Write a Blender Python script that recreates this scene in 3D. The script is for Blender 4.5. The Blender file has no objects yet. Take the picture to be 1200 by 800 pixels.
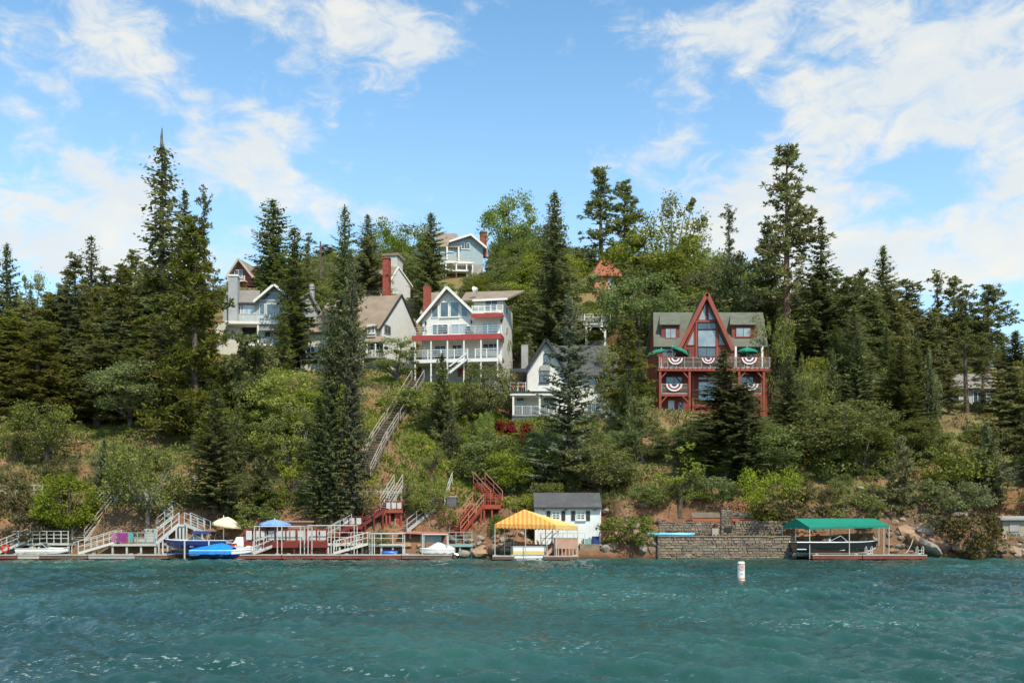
import bpy, math, random
import numpy as np
from mathutils import Vector, Matrix
random.seed(7)
R_ = math.radians
SC = bpy.context.scene
COL = SC.collection
# ------------------------------------------------------------------ camera, sky, sun, exposure
F = 1166.67; CH = 2.5; HY = 618.0            # focal length in photo pixels, eye height, horizon row
cam = bpy.data.cameras.new('camera'); camo = bpy.data.objects.new('camera', cam); COL.objects.link(camo)
cam.lens = 35.0; cam.sensor_width = 36.0; cam.clip_start = 0.1; cam.clip_end = 6000
camo.location = (0, 0, CH); camo.rotation_euler = (R_(90), 0, 0)
cam.shift_y = (HY - 400) / 1200.0
SC.camera = camo
SUNP = Vector((0.42, -0.85, 1.15)).normalized()
ELEV = math.asin(SUNP.z); AZ = math.atan2(SUNP.x, SUNP.y)
sl = bpy.data.lights.new('sun', 'SUN'); sl.energy = 4.3; sl.angle = R_(0.6); sl.color = (1.0, 0.92, 0.76)
so = bpy.data.objects.new('sun', sl); COL.objects.link(so)
so.rotation_euler = (-SUNP).to_track_quat('-Z', 'Y').to_euler()
SC.view_settings.view_transform = 'Standard'; SC.view_settings.look = 'None'
SC.view_settings.exposure = 0.25; SC.view_settings.gamma = 1.0

class NT:
    """small helper round a node tree"""
    def __init__(s, nt): s.nt = nt; s.n = nt.nodes; s.l = nt.links
    def add(s, t, **kw):
        n = s.n.new(t)
        for k, v in kw.items(): setattr(n, k, v)
        return n
    def put(s, sock, v):
        if hasattr(v, 'is_linked') or isinstance(v, bpy.types.NodeSocket): s.l.new(v, sock)
        elif v is not None: sock.default_value = v
    def m(s, op, a, b=None, c=None, clamp=False):
        n = s.add('ShaderNodeMath', operation=op, use_clamp=clamp)
        s.put(n.inputs[0], a); s.put(n.inputs[1], b)
        if c is not None: s.put(n.inputs[2], c)
        return n.outputs[0]
    def mix(s, f, a, b, bt='MIX'):
        n = s.add('ShaderNodeMix', data_type='RGBA', blend_type=bt)
        s.put(n.inputs[0], f)
        s.put(n.inputs[6], a if not isinstance(a, tuple) else (*a[:3], 1)); s.put(n.inputs[7], b if not isinstance(b, tuple) else (*b[:3], 1))
        return n.outputs[2]
    def noise(s, vec, scale, detail=3, rough=.55, dist=0):
        n = s.add('ShaderNodeTexNoise'); s.put(n.inputs['Vector'], vec)
        n.inputs['Scale'].default_value = scale; n.inputs['Detail'].default_value = detail
        n.inputs['Roughness'].default_value = rough; n.inputs['Distortion'].default_value = dist
        return n.outputs[0]
    def ramp(s, f, lo, hi):
        n = s.add('ShaderNodeMapRange'); n.interpolation_type = 'SMOOTHSTEP'
        s.put(n.inputs[0], f); n.inputs[1].default_value = lo; n.inputs[2].default_value = hi
        return n.outputs[0]
    def vmul(s, v, xyz):
        n = s.add('ShaderNodeVectorMath', operation='MULTIPLY'); s.put(n.inputs[0], v); n.inputs[1].default_value = xyz
        return n.outputs[0]

w = bpy.data.worlds.new('World'); SC.world = w; w.use_nodes = True
W = NT(w.node_tree); W.n.clear()
sky = W.add('ShaderNodeTexSky', sky_type='NISHITA'); sky.sun_disc = False
sky.sun_elevation = ELEV; sky.sun_rotation = AZ; sky.altitude = 1500; sky.air_density = 1.0; sky.dust_density = 0.7; sky.ozone_density = 1.6
tc = W.add('ShaderNodeTexCoord'); nrm = W.add('ShaderNodeVectorMath', operation='NORMALIZE'); W.l.new(tc.outputs['Generated'], nrm.inputs[0])
sp = W.add('ShaderNodeSeparateXYZ'); W.l.new(nrm.outputs[0], sp.inputs[0])
az = W.m('ARCTAN2', sp.outputs[0], sp.outputs[1]); el = W.m('ARCSINE', sp.outputs[2])
def dirof(px, py):
    x, y, z = (px - 600) / F, 1.0, (HY - py) / F
    return math.atan2(x, y), math.atan2(z, math.hypot(x, y))
# cloud banks of that day's sky: centre column, row, half length, half height (photo px), tilt (deg, clockwise), weight
CL = [(30,38,55,24,32,1),(108,30,34,26,45,.9),(160,12,34,12,20,.9),(195,88,70,26,22,1.15),(50,98,26,10,25,.8),
      (330,12,130,22,8,1),(465,22,75,26,5,.9),(12,124,24,8,5,.7),(115,205,100,20,32,1.2),(70,262,150,34,12,1.35),
      (330,222,125,34,12,1.4),(470,262,60,18,20,.8),(312,132,34,9,8,.6),(60,310,90,20,5,.9),(180,300,60,20,5,.8),(250,170,60,14,15,.4),
      (835,66,70,28,-12,.9),(900,14,170,20,-3,.8),(790,150,36,42,15,.85),(770,185,55,14,0,.6),(985,120,110,50,-18,.9),
      (1120,85,120,60,-15,1),(1195,190,50,80,0,1),(930,235,140,50,0,1),(1060,300,190,52,4,1.1),(860,300,120,40,0,.6),(1130,20,120,30,-10,.7),(1110,150,80,26,0,.5),
      (1075,212,88,30,8,-1.3),(1190,372,60,26,20,-.9),(900,140,40,25,30,-.35),(1010,62,60,12,-12,-.6),(640,130,150,90,0,-.5),(560,180,90,70,0,-.3)]
tot = None
for (cx, cy, rx, ry, t, wt) in CL:
    a0, e0 = dirof(cx, cy); c, s_ = math.cos(R_(t)), math.sin(R_(t))
    da = W.m('SUBTRACT', az, a0); de = W.m('SUBTRACT', el, e0)
    u = W.m('ADD', W.m('MULTIPLY', da, c * F / rx), W.m('MULTIPLY', de, -s_ * F / rx))
    v = W.m('ADD', W.m('MULTIPLY', da, s_ * F / ry), W.m('MULTIPLY', de, c * F / ry))
    q = W.m('ADD', W.m('MULTIPLY', u, u), W.m('MULTIPLY', v, v))
    g = W.m('MULTIPLY', W.m('POWER', 2.718, W.m('MULTIPLY', q, -0.7)), wt)
    tot = g if tot is None else W.m('ADD', tot, g)
beyond = W.m('MAXIMUM', W.ramp(W.m('ABSOLUTE', az), .5, .8), W.ramp(el, .48, .75))       # away from the view the same broken cover goes on
tot = W.m('ADD', tot, W.m('MULTIPLY', beyond, .45))
cd = W.add('ShaderNodeCombineXYZ'); W.put(cd.inputs[0], W.m('MULTIPLY', az, 1.0)); W.put(cd.inputs[1], W.m('MULTIPLY', el, 1.9)); W.put(cd.inputs[2], W.m('ABSOLUTE', W.m('MULTIPLY', az, .35)))
n1 = W.noise(cd.outputs[0], 8.0, 8, .58, .25); n2 = W.noise(cd.outputs[0], 22.0, 7, .62, .6)
dens = W.m('ADD', W.m('MULTIPLY', tot, .66), W.m('ADD', W.m('MULTIPLY', W.m('SUBTRACT', n1, .5), 2.6), W.m('MULTIPLY', W.m('SUBTRACT', n2, .5), 2.0)))
cov = W.m('MULTIPLY', W.ramp(dens, .08, 1.05), W.m('ADD', .74, W.m('MULTIPLY', W.ramp(n2, .32, .62), .26)))
shade = W.ramp(W.noise(cd.outputs[0], 9.0, 5, .55), .35, .7)
ccol = W.mix(shade, (5.9, 6.2, 6.3), (6.9, 6.75, 6.15))
skyc = W.mix(1.0, sky.outputs[0], (1.50, 1.98, 1.95), 'MULTIPLY')
skyc = W.mix(W.ramp(el, .55, .0), skyc, W.mix(.55, skyc, (5.6, 7.4, 8.8)))
allc = W.mix(W.m('MULTIPLY', cov, .93), skyc, ccol)
bg = W.add('ShaderNodeBackground'); W.l.new(allc, bg.inputs[0]); bg.inputs[1].default_value = 0.115
wo = W.add('ShaderNodeOutputWorld'); W.l.new(bg.outputs[0], wo.inputs[0])

# ------------------------------------------------------------------ materials
MATS = {}
def lin(r, g, b):
    return tuple(((c / 255) / 12.92 if c / 255 <= .04045 else ((c / 255 + .055) / 1.055) ** 2.4) for c in (r, g, b))
def mat(name, col, rough=.7, var=.18, scale=2.0, bump=.15, metal=0.0, fine=14.0, bands=None, dirt=None, spec=.4, stripes=None, second=None, streak=0):
    """painted wood, metal, cloth ...: base colour broken up by two noises, fine relief, optional lap boards (bands = spacing in m), dirt"""
    if name in MATS: return MATS[name]
    m = bpy.data.materials.new(name); m.use_nodes = True; T = NT(m.node_tree); b = m.node_tree.nodes['Principled BSDF']
    tcn = T.add('ShaderNodeTexCoord'); ob = tcn.outputs['Object']
    na = T.noise(ob, scale, 4, .6); nb = T.noise(ob, fine, 3, .6)
    c0 = tuple(x * (1 - var) for x in col); c1 = tuple(min(1, x * (1 + var)) for x in col)
    c = T.mix(T.ramp(na, .3, .7), c0, c1)
    c = T.mix(T.m('MULTIPLY', T.ramp(nb, .35, .75), .35), c, second if second else tuple(x * (1 - 1.6 * var) for x in col))
    if stripes:
        ax, sp_, col2 = stripes
        sx = T.add('ShaderNodeSeparateXYZ'); T.l.new(ob, sx.inputs[0])
        f = T.m('GREATER_THAN', T.m('FRACT', T.m('MULTIPLY', sx.outputs[ax], 1 / sp_)), .5)
        c = T.mix(f, c, col2)
    if dirt:
        dn = T.noise(T.vmul(ob, (1, 1, .25)), 1.4, 5, .65)
        c = T.mix(T.m('MULTIPLY', T.ramp(dn, .5, .8), .55), c, dirt)
    h = nb
    if bands:
        sx = T.add('ShaderNodeSeparateXYZ'); T.l.new(ob, sx.inputs[0])
        fr = T.m('FRACT', T.m('MULTIPLY', sx.outputs[bands[0]], 1 / bands[1]))
        edge = T.m('MULTIPLY', T.ramp(fr, .18, .0), .30)
        c = T.mix(edge, c, tuple(x * .35 for x in col))
        h = T.m('ADD', T.m('MULTIPLY', fr, 1.0), T.m('MULTIPLY', nb, .4))
    T.l.new(c, b.inputs['Base Color'])
    b.inputs['Roughness'].default_value = rough; b.inputs['Metallic'].default_value = metal; b.inputs['Specular IOR Level'].default_value = spec
    if bump:
        bp = T.add('ShaderNodeBump'); bp.inputs['Strength'].default_value = bump; bp.inputs['Distance'].default_value = .03
        T.l.new(h, bp.inputs['Height']); T.l.new(bp.outputs[0], b.inputs['Normal'])
    MATS[name] = m
    return m
def foliage_mat(name, dark, light, tip, trans=.25, scale=.55):
    m = bpy.data.materials.new(name); m.use_nodes = True; T = NT(m.node_tree); T.n.clear()
    tcn = T.add('ShaderNodeTexCoord'); oi = T.add('ShaderNodeObjectInfo'); ge = T.add('ShaderNodeNewGeometry')
    n = T.noise(tcn.outputs['Object'], scale, 3, .6)
    c = T.mix(T.ramp(n, .38, .66), dark, light)
    c = T.mix(T.m('MULTIPLY', T.ramp(ge.outputs['Random Per Island'], .45, 1.0), .6), c, tip)
    hs = T.add('ShaderNodeHueSaturation'); T.l.new(c, hs.inputs['Color'])
    T.put(hs.inputs['Hue'], T.m('ADD', .468, T.m('MULTIPLY', oi.outputs['Random'], .040)))
    r2 = T.m('FRACT', T.m('MULTIPLY', oi.outputs['Random'], 7.31))
    T.put(hs.inputs['Saturation'], T.m('ADD', .78, T.m('MULTIPLY', r2, .34)))
    T.put(hs.inputs['Value'], T.m('ADD', .78, T.m('MULTIPLY', T.m('FRACT', T.m('MULTIPLY', oi.outputs['Random'], 17.7)), .5)))
    b = T.add('ShaderNodeBsdfPrincipled'); T.l.new(hs.outputs[0], b.inputs['Base Color']); b.inputs['Roughness'].default_value = .7; b.inputs['Specular IOR Level'].default_value = .10
    tr = T.add('ShaderNodeBsdfTranslucent'); T.l.new(hs.outputs[0], tr.inputs[0])
    mx = T.add('ShaderNodeMixShader'); mx.inputs[0].default_value = trans
    T.l.new(b.outputs[0], mx.inputs[1]); T.l.new(tr.outputs[0], mx.inputs[2])
    o = T.add('ShaderNodeOutputMaterial'); T.l.new(mx.outputs[0], o.inputs[0])
    MATS[name] = m
    return m
FIR = foliage_mat('fir needles', (.092,.116,.030), (.185,.215,.060), (.29,.31,.12), .42)
FIRB = foliage_mat('blue fir needles', (.100,.126,.044), (.195,.225,.084), (.30,.32,.16), .40)
PALEFIR = foliage_mat('pale fir needles', (.11,.135,.060), (.20,.225,.11), (.30,.32,.18), .33)
PINE = foliage_mat('pine needles', (.115,.130,.027), (.210,.222,.050), (.32,.31,.10), .42)
OAK = foliage_mat('oak leaves', (.105,.145,.024), (.215,.265,.050), (.33,.36,.11), .42)
LIME = foliage_mat('bright leaves', (.125,.170,.022), (.25,.31,.050), (.37,.41,.11), .4)
GREYL = foliage_mat('grey green leaves', (.115,.145,.040), (.225,.255,.075), (.35,.37,.15), .42)
OLIVE = foliage_mat('dark scrub leaves', (.060,.060,.020), (.135,.125,.042), (.22,.19,.075), .25)
REDL = foliage_mat('red leaves', (.13,.022,.020), (.26,.045,.035), (.38,.10,.07), .3)
PINKL = foliage_mat('pink flowers', (.20,.05,.10), (.42,.12,.22), (.6,.25,.4), .3)
DRY = foliage_mat('dry grass blades', (.18,.15,.045), (.33,.27,.09), (.45,.38,.17), .3)
BARK = mat('bark', (.12,.085,.06), .9, .35, 2.5, .6)
BARKG = mat('grey bark', (.15,.13,.105), .9, .3, 2.5, .6)

# ------------------------------------------------------------------ mesh helpers
def tag(o, label=None, cat=None, group=None, kind=None):
    if label: o['label'] = label
    if cat: o['category'] = cat
    if group: o['group'] = group
    if kind: o['kind'] = kind
    return o
def link(name, me, m=None, parent=None):
    o = bpy.data.objects.new(name, me); COL.objects.link(o)
    if m is not None and me is not None and len(me.materials) == 0:
        for x in (m if isinstance(m, (list, tuple)) else [m]): me.materials.append(x)
    if parent is not None: o.parent = parent
    return o
def empty(name, loc, rz=0, label=None, cat=None, group=None):
    o = bpy.data.objects.new(name, None); COL.objects.link(o); o.empty_display_size = .3
    o.location = loc; o.rotation_euler = (0, 0, rz)
    return tag(o, label, cat, group)
def npmesh(name, V, Fc, smooth=False):
    """V (n,3) floats; Fc (m,k) ints with one k"""
    V = np.ascontiguousarray(V, dtype=np.float32); Fc = np.ascontiguousarray(Fc, dtype=np.int32)
    me = bpy.data.meshes.new(name); k = Fc.shape[1]
    me.vertices.add(len(V)); me.vertices.foreach_set('co', V.ravel())
    me.loops.add(Fc.size); me.loops.foreach_set('vertex_index', Fc.ravel())
    me.polygons.add(len(Fc)); me.polygons.foreach_set('loop_start', np.arange(0, Fc.size, k, dtype=np.int32))
    me.polygons.foreach_set('loop_total', np.full(len(Fc), k, dtype=np.int32))
    if smooth: me.polygons.foreach_set('use_smooth', np.ones(len(Fc), dtype=bool))
    me.update(calc_edges=True)
    return me
class MB:
    def __init__(s): s.v = []; s.f = []; s.mi = []; s.cur = 0
    def mat(s, i): s.cur = i; return s
    def face(s, pts):
        n = len(s.v); s.v += [tuple(p) for p in pts]; s.f.append(tuple(range(n, n + len(pts)))); s.mi.append(s.cur); return s
    def box(s, x0, x1, y0, y1, z0, z1):
        n = len(s.v)
        s.v += [(x0,y0,z0),(x1,y0,z0),(x1,y1,z0),(x0,y1,z0),(x0,y0,z1),(x1,y0,z1),(x1,y1,z1),(x0,y1,z1)]
        for f in ((0,3,2,1),(4,5,6,7),(0,1,5,4),(1,2,6,5),(2,3,7,6),(3,0,4,7)): s.f.append(tuple(n + i for i in f)); s.mi.append(s.cur)
        return s
    def bar(s, p, q, w_, h_=None):
        """square bar from p to q, w_ wide (sideways) and h_ deep"""
        h_ = h_ or w_; p = Vector(p); q = Vector(q); d = q - p
        if d.length < 1e-6: return s
        d.normalize(); up = Vector((0, 0, 1)) if abs(d.z) < .95 else Vector((0, 1, 0))
        a = d.cross(up).normalized() * (w_ / 2); b = a.cross(d).normalized() * (h_ / 2); n = len(s.v)
        for c in (p, q): s.v += [tuple(c - a - b), tuple(c + a - b), tuple(c + a + b), tuple(c - a + b)]
        for f in ((0,1,2,3),(7,6,5,4),(0,4,5,1),(1,5,6,2),(2,6,7,3),(3,7,4,0)): s.f.append(tuple(n + i for i in f)); s.mi.append(s.cur)
        return s
    def tube(s, pts, rad, k=8, cap=True):
        rads = rad if isinstance(rad, (list, tuple)) else [rad] * len(pts); n = len(s.v); pts = [Vector(p) for p in pts]
        for i, p in enumerate(pts):
            d = (pts[min(i + 1, len(pts) - 1)] - pts[max(i - 1, 0)]).normalized()
            up = Vector((0, 0, 1)) if abs(d.z) < .9 else Vector((1, 0, 0))
            a = d.cross(up).normalized(); b = a.cross(d)
            for j in range(k):
                t = 2 * math.pi * j / k; s.v.append(tuple(p + (a * math.cos(t) + b * math.sin(t)) * rads[i]))
        for i in range(len(pts) - 1):
            for j in range(k): s.f.append((n + i*k + j, n + i*k + (j+1) % k, n + (i+1)*k + (j+1) % k, n + (i+1)*k + j)); s.mi.append(s.cur)
        if cap:
            s.f.append(tuple(n + j for j in reversed(range(k)))); s.mi.append(s.cur)
            s.f.append(tuple(n + (len(pts)-1)*k + j for j in range(k))); s.mi.append(s.cur)
        return s
    def prism(s, poly, y0, y1, axis='y'):
        """poly of (x, z) pushed from y0 to y1 (axis 'y'); axis 'x': poly of (y, z); axis 'z': poly of (x, y)"""
        n = len(s.v); k = len(poly)
        for d in (y0, y1):
            for (a, b) in poly: s.v.append((a, d, b) if axis == 'y' else (d, a, b) if axis == 'x' else (a, b, d))
        s.f.append(tuple(range(n, n + k))); s.f.append(tuple(reversed(range(n + k, n + 2 * k)))); s.mi += [s.cur, s.cur]
        for i in range(k): j = (i + 1) % k; s.f.append((n + i, n + k + i, n + k + j, n + j)); s.mi.append(s.cur)
        return s
    def slab(s, quad, t, nrm=None):
        """a sheet of thickness t under four (or more) corner points"""
        P = [Vector(p) for p in quad]; nn = (P[1] - P[0]).cross(P[2] - P[0]).normalized()
        if nn.z < 0: nn = -nn
        if nrm is not None: nn = Vector(nrm)
        Q = [p - nn * t for p in P]; n = len(s.v); k = len(P); s.v += [tuple(p) for p in P + Q]
        s.f.append(tuple(range(n, n + k))); s.f.append(tuple(reversed(range(n + k, n + 2 * k)))); s.mi += [s.cur, s.cur]
        for i in range(k): j = (i + 1) % k; s.f.append((n + i, n + k + i, n + k + j, n + j)); s.mi.append(s.cur)
        return s
    def build(s, name, m, parent=None, loc=None, smooth=False, bevel=0):
        me = bpy.data.meshes.new(name); me.from_pydata(s.v, [], s.f)
        ms = m if isinstance(m, (list, tuple)) else [m]
        for x in ms: me.materials.append(x)
        if len(ms) > 1: me.polygons.foreach_set('material_index', s.mi)
        import bmesh
        bm = bmesh.new(); bm.from_mesh(me); bmesh.ops.recalc_face_normals(bm, faces=bm.faces)
        if bevel: bmesh.ops.bevel(bm, geom=[e for e in bm.edges], offset=bevel, segments=1, affect='EDGES', clamp_overlap=True)
        bm.to_mesh(me); bm.free()
        if smooth: me.polygons.foreach_set('use_smooth', [True] * len(me.polygons))
        me.update()
        o = link(name, me, None, parent)
        if loc: o.location = loc
        return o
def copyobj(o, parent=None, loc=None):
    c = o.copy(); COL.objects.link(c)
    if parent is not None: c.parent = parent
    if loc is not None: c.location = loc
    return c
def copytree(o, parent=None):
    c = copyobj(o, parent)
    for ch in o.children: copytree(ch, c)
    return c

# ------------------------------------------------------------------ terrain
ZY = [(-50,-3),(70,-2.2),(76,-1.2),(79,-.3),(79.8,.35),(81,2.2),(83,4.1),(86,5.1),(91,6.4),(100,11),(110,16.3),(120,20.6),(130,26),(150,36.8),(165,42.5),(185,50),(200,53),(230,49),(300,25),(420,6),(900,4)]
LX = [(-400,.15),(-160,.32),(-105,.52),(-60,.74),(-32,.93),(-15,1),(22,1),(45,.80),(70,.55),(100,.40),(160,.28),(400,.12)]
def vnoise(x, y, s):
    """smooth value noise, vectorised"""
    x = np.asarray(x, float) ; y = np.asarray(y, float)
    xi = np.floor(x); yi = np.floor(y); fx = x - xi; fy = y - yi; fx = fx*fx*(3-2*fx); fy = fy*fy*(3-2*fy)
    def h(a, b):
        v = np.sin(a * 127.1 + b * 311.7 + s * 74.7) * 43758.5453
        return v - np.floor(v)
    return (h(xi,yi)*(1-fx)+h(xi+1,yi)*fx)*(1-fy)+(h(xi,yi+1)*(1-fx)+h(xi+1,yi+1)*fx)*fy
PADS = []   # x0, x1, y0, y1, z, margin
def ground(x, y):
    x = np.asarray(x, float); y = np.asarray(y, float)
    yy = y + (vnoise(x/9., y/30., 3) - .5) * 3.2 * np.clip((y-81)/4., 0, 1) + (vnoise(x/2.3, y/9., 8) - .5) * 1.0 * np.clip((y - 79.8) / 3, 0, 1)
    z = np.interp(yy, [a for a, b in ZY], [b for a, b in ZY]); z105 = 13.5
    L = np.interp(x, [a for a, b in LX], [b for a, b in LX])
    z = np.where(z > z105, z105 + (z - z105) * L, z)
    amp = np.clip((y - 82) / 12., 0, 1)
    z = z + amp * ((vnoise(x/14., y/14., 1) - .5) * 2.2 + (vnoise(x/5., y/5., 2) - .5) * .9 + (vnoise(x/1.6, y/1.6, 5) - .5) * .35)
    z = z + np.clip((y-79.5)/1.5, 0, 1) * (vnoise(x/.8, y/.8, 6) - .5) * .22
    for (x0, x1, y0, y1, pz, mg) in PADS:
        dx = np.maximum(np.maximum(x0 - x, x - x1), 0); dy = np.maximum(np.maximum(y0 - y, y - y1), 0)
        wgt = np.clip(1 - np.hypot(dx, dy) / mg, 0, 1); wgt = wgt*wgt*(3-2*wgt)
        z = z * (1 - wgt) + pz * wgt
    return z
def gz(x, y): return float(ground(x, y))
def wx(px, Y): return (px - 600) / F * Y
def wz(py, Y): return CH + (HY - py) / F * Y
def PT(px, py, Y): return Vector((wx(px, Y), Y, wz(py, Y)))
def row_of(x, y, z): return HY - (z - CH) / y * F
YS = np.concatenate([np.arange(79.2, 130, .25), np.arange(130, 330, 1.0)])
def hit(px, py):
    """distance at which the line of sight through a photo pixel first meets the hillside"""
    X = (px - 600) / F * YS; g = ground(X, YS); line = CH + (HY - py) / F * YS
    i = np.argmax(g >= line)
    return float(YS[i]) if g[i] >= line[i] else 200.0
# ------------------------------------------------------------------ house terraces cut in the slope
def pad(px0, px1, Y0, Y1, py, mg=4.0): PADS.append((wx(px0, Y0), wx(px1, Y0), Y0, Y1, wz(py, Y0), mg))
pad(486, 602, 114.5, 124, 452, 4)      # white house with red decks
pad(765, 902, 109, 118, 493, 4)        # red chalet
pad(596, 722, 107.5, 118, 503, 3.5)    # white gabled house
pad(350, 478, 119, 130, 436, 4)        # tan roofed chalet
pad(256, 372, 124, 136, 418, 4)        # blue grey house
pad(612, 716, 128, 136, 410, 3)        # carport
pad(420, 470, 148, 158, 352, 3)
pad(258, 306, 172, 180, 337, 3)
pad(515, 575, 184, 194, 322, 4)
pad(640, 732, 164, 172, 362, 4)
pad(1085, 1180, 116, 126, 486, 4)
PADS.append((wx(757,79), wx(935,79), 76.5, 79.2, -.9, .4))
PADS.append((wx(757,79.6), wx(925,79.6), 79.75, 84.6, 1.75, .8))    # terrace behind the lake wall
PADS.append((wx(626,80.2), wx(708,80.2), 80.4, 85.2, 1.15, 1.6))    # boathouse ledge
PADS.append((wx(1170,82), wx(1240,82), 82, 87, wz(634,82), 2))
# ------------------------------------------------------------------ ground sheet
def gridmesh(name, xs, ys, zf):
    X, Y = np.meshgrid(xs, ys); Z = zf(X, Y); nx, ny = len(xs), len(ys)
    V = np.stack([X.ravel(), Y.ravel(), Z.ravel()], 1)
    i = np.arange(nx - 1)[None, :] + (np.arange(ny - 1) * nx)[:, None]; i = i.ravel()
    return npmesh(name, V, np.stack([i, i + 1, i + nx + 1, i + nx], 1), True)
def spaced(marks):
    out = []
    for (a, b, n) in marks: out += list(np.linspace(a, b, n, endpoint=False))
    return np.array(out + [marks[-1][1]])
gm = bpy.data.materials.new('hillside soil'); gm.use_nodes = True; T = NT(gm.node_tree); b = gm.node_tree.nodes['Principled BSDF']
gt = T.add('ShaderNodeTexCoord'); P = gt.outputs['Object']; gg = T.add('ShaderNodeNewGeometry')
sx = T.add('ShaderNodeSeparateXYZ'); T.l.new(P, sx.inputs[0]); nz = T.add('ShaderNodeSeparateXYZ'); T.l.new(gg.outputs['Normal'], nz.inputs[0])
na = T.noise(P, .09, 5, .6, .3); nb = T.noise(P, .7, 6, .65); nc = T.noise(P, 3.5, 5, .7); nd = T.noise(P, .22, 4, .6)
c = T.mix(T.ramp(nb, .3, .72), (.19,.092,.050), (.32,.165,.085))
c = T.mix(T.ramp(na, .42, .66), c, T.mix(nc, (.10,.062,.038), (.23,.15,.09)))
c = T.mix(T.m('MULTIPLY', T.ramp(nc, .5, .75), .6), c, (.09,.058,.038))
c = T.mix(T.m('MULTIPLY', T.ramp(T.noise(P, 9, 3, .6), .62, .75), .7), c, (.46,.36,.27))
flat = T.ramp(nz.outputs[2], .72, .92)
grassy = T.m('MULTIPLY', T.ramp(T.m('ADD', nd, T.m('MULTIPLY', nb, .3)), .50, .70), T.m('MULTIPLY', flat, T.ramp(sx.outputs[2], 3, 8)))
c = T.mix(T.m('MULTIPLY', grassy, .85), c, T.mix(nc, (.10,.12,.035), (.30,.27,.10)))
wet = T.ramp(T.m('ADD', sx.outputs[2], T.m('MULTIPLY', nc, .5)), .75, .25)
c = T.mix(T.m('MULTIPLY', wet, .75), c, (.035,.026,.018))
T.l.new(c, b.inputs['Base Color']); b.inputs['Roughness'].default_value = .95; b.inputs['Specular IOR Level'].default_value = .15
bp = T.add('ShaderNodeBump'); bp.inputs['Strength'].default_value = .9; bp.inputs['Distance'].default_value = .25
T.put(bp.inputs['Height'], T.m('ADD', nb, T.m('MULTIPLY', nc, .6))); T.l.new(bp.outputs[0], b.inputs['Normal'])
xs = spaced([(-900,-200,12),(-200,-80,40),(-80,80,420),(80,200,40),(200,900,12)])
ys = spaced([(60,77,8),(77,86,46),(86,130,110),(130,210,80),(210,420,30),(420,2500,12)])
tag(link('hillside', gridmesh('hillside', xs, ys, ground), gm), 'steep red brown wooded hillside rising from the lake', kind='structure')
# lake bed / far shore out of view is the same lake
# ------------------------------------------------------------------ lake
rng = np.random.default_rng(3)
WV = []
for i in range(64):
    lam = 0.30 * (12 ** (i / 63.0)); th = R_(-25) + rng.normal(0, .42)
    WV.append((2*math.pi/lam*math.sin(th), 2*math.pi/lam*-math.cos(th), .0100 * lam**.60 * rng.uniform(.5, 1.3), rng.uniform(0, 6.28)))
def waves(X, Y):
    Xw = X + .35*np.sin(Y*.31+X*.11) ; Yw = Y + .4*np.sin(X*.27 - Y*.12)
    Z = np.zeros_like(X)
    gust = .55 + .9 * vnoise(X/11., Y/8., 11)
    for (kx, ky, a, p) in WV: Z += a * np.sin(kx*Xw + ky*Yw + p)
    Z *= gust
    Z = Z + .12*np.abs(Z) - .01
    return Z * np.clip((84 - Y) / 4, .25, 1) 
wm = bpy.data.materials.new('lake water'); wm.use_nodes = True; T = NT(wm.node_tree); b = wm.node_tree.nodes['Principled BSDF']
gt = T.add('ShaderNodeTexCoord'); P = gt.outputs['Object']
na = T.noise(P, .035, 3, .5, .4); nb = T.noise(T.vmul(P, (.35, 1, 1)), .5, 4, .6)
sx = T.add('ShaderNodeSeparateXYZ'); T.l.new(P, sx.inputs[0])
c = T.mix(T.ramp(na, .38, .62), (.009,.042,.037), (.027,.092,.072))
c = T.mix(T.m('MULTIPLY', T.ramp(sx.outputs[2], .0, .25), .25), c, (.05,.16,.14))
c = T.mix(T.m('MULTIPLY', T.ramp(nb, .5, .7), .35), c, (.010,.055,.060))
# painted sparkle: pale glints mixed into the water colour
fl = T.m('MULTIPLY', T.ramp(T.noise(T.vmul(P, (.6, 1.2, 1)), 9.0, 3, .72), .59, .64), T.ramp(T.noise(T.vmul(P, (.6,1.4,1)), .16, 5, .7, .5), .50, .62))
c = T.mix(T.m('MULTIPLY', fl, .5), c, (.50,.60,.58))
T.l.new(c, b.inputs['Base Color']); b.inputs['Roughness'].default_value = .07; b.inputs['IOR'].default_value = 1.33
b1 = T.add('ShaderNodeBump'); b1.inputs['Strength'].default_value = .9; b1.inputs['Distance'].default_value = .045
T.put(b1.inputs['Height'], T.noise(T.vmul(P, (.7, 1.5, 1)), 4.5, 5, .62, .5)); 
b2 = T.add('ShaderNodeBump'); b2.inputs['Strength'].default_value = .8; b2.inputs['Distance'].default_value = .022; T.put(b2.inputs['Height'], T.noise(T.vmul(P, (.75, 1.3, 1)), 11.0, 4, .65)); T.l.new(b1.outputs[0], b2.inputs['Normal'])
T.l.new(b2.outputs[0], b.inputs['Normal'])
xs = spaced([(-58,-30,110),(-30,-12,130),(-12,12,290),(12,30,130),(30,58,110)])
ys = 9.0 * (84.0/9.0) ** (np.linspace(0, 1, 620))
tag(link('lake_water', gridmesh('lake_water', xs, ys, waves), wm), 'choppy teal lake water', kind='structure')
xs = spaced([(-1500,-58,20),(-58,58,30),(58,1500,20)]); ys = spaced([(-1500,8,30),(8,84,30)])
me = gridmesh('lake_water', xs, ys, lambda X, Y: np.full_like(X, -.30))
tag(link('lake_water', me, wm), 'open lake water', kind='structure')
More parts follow.
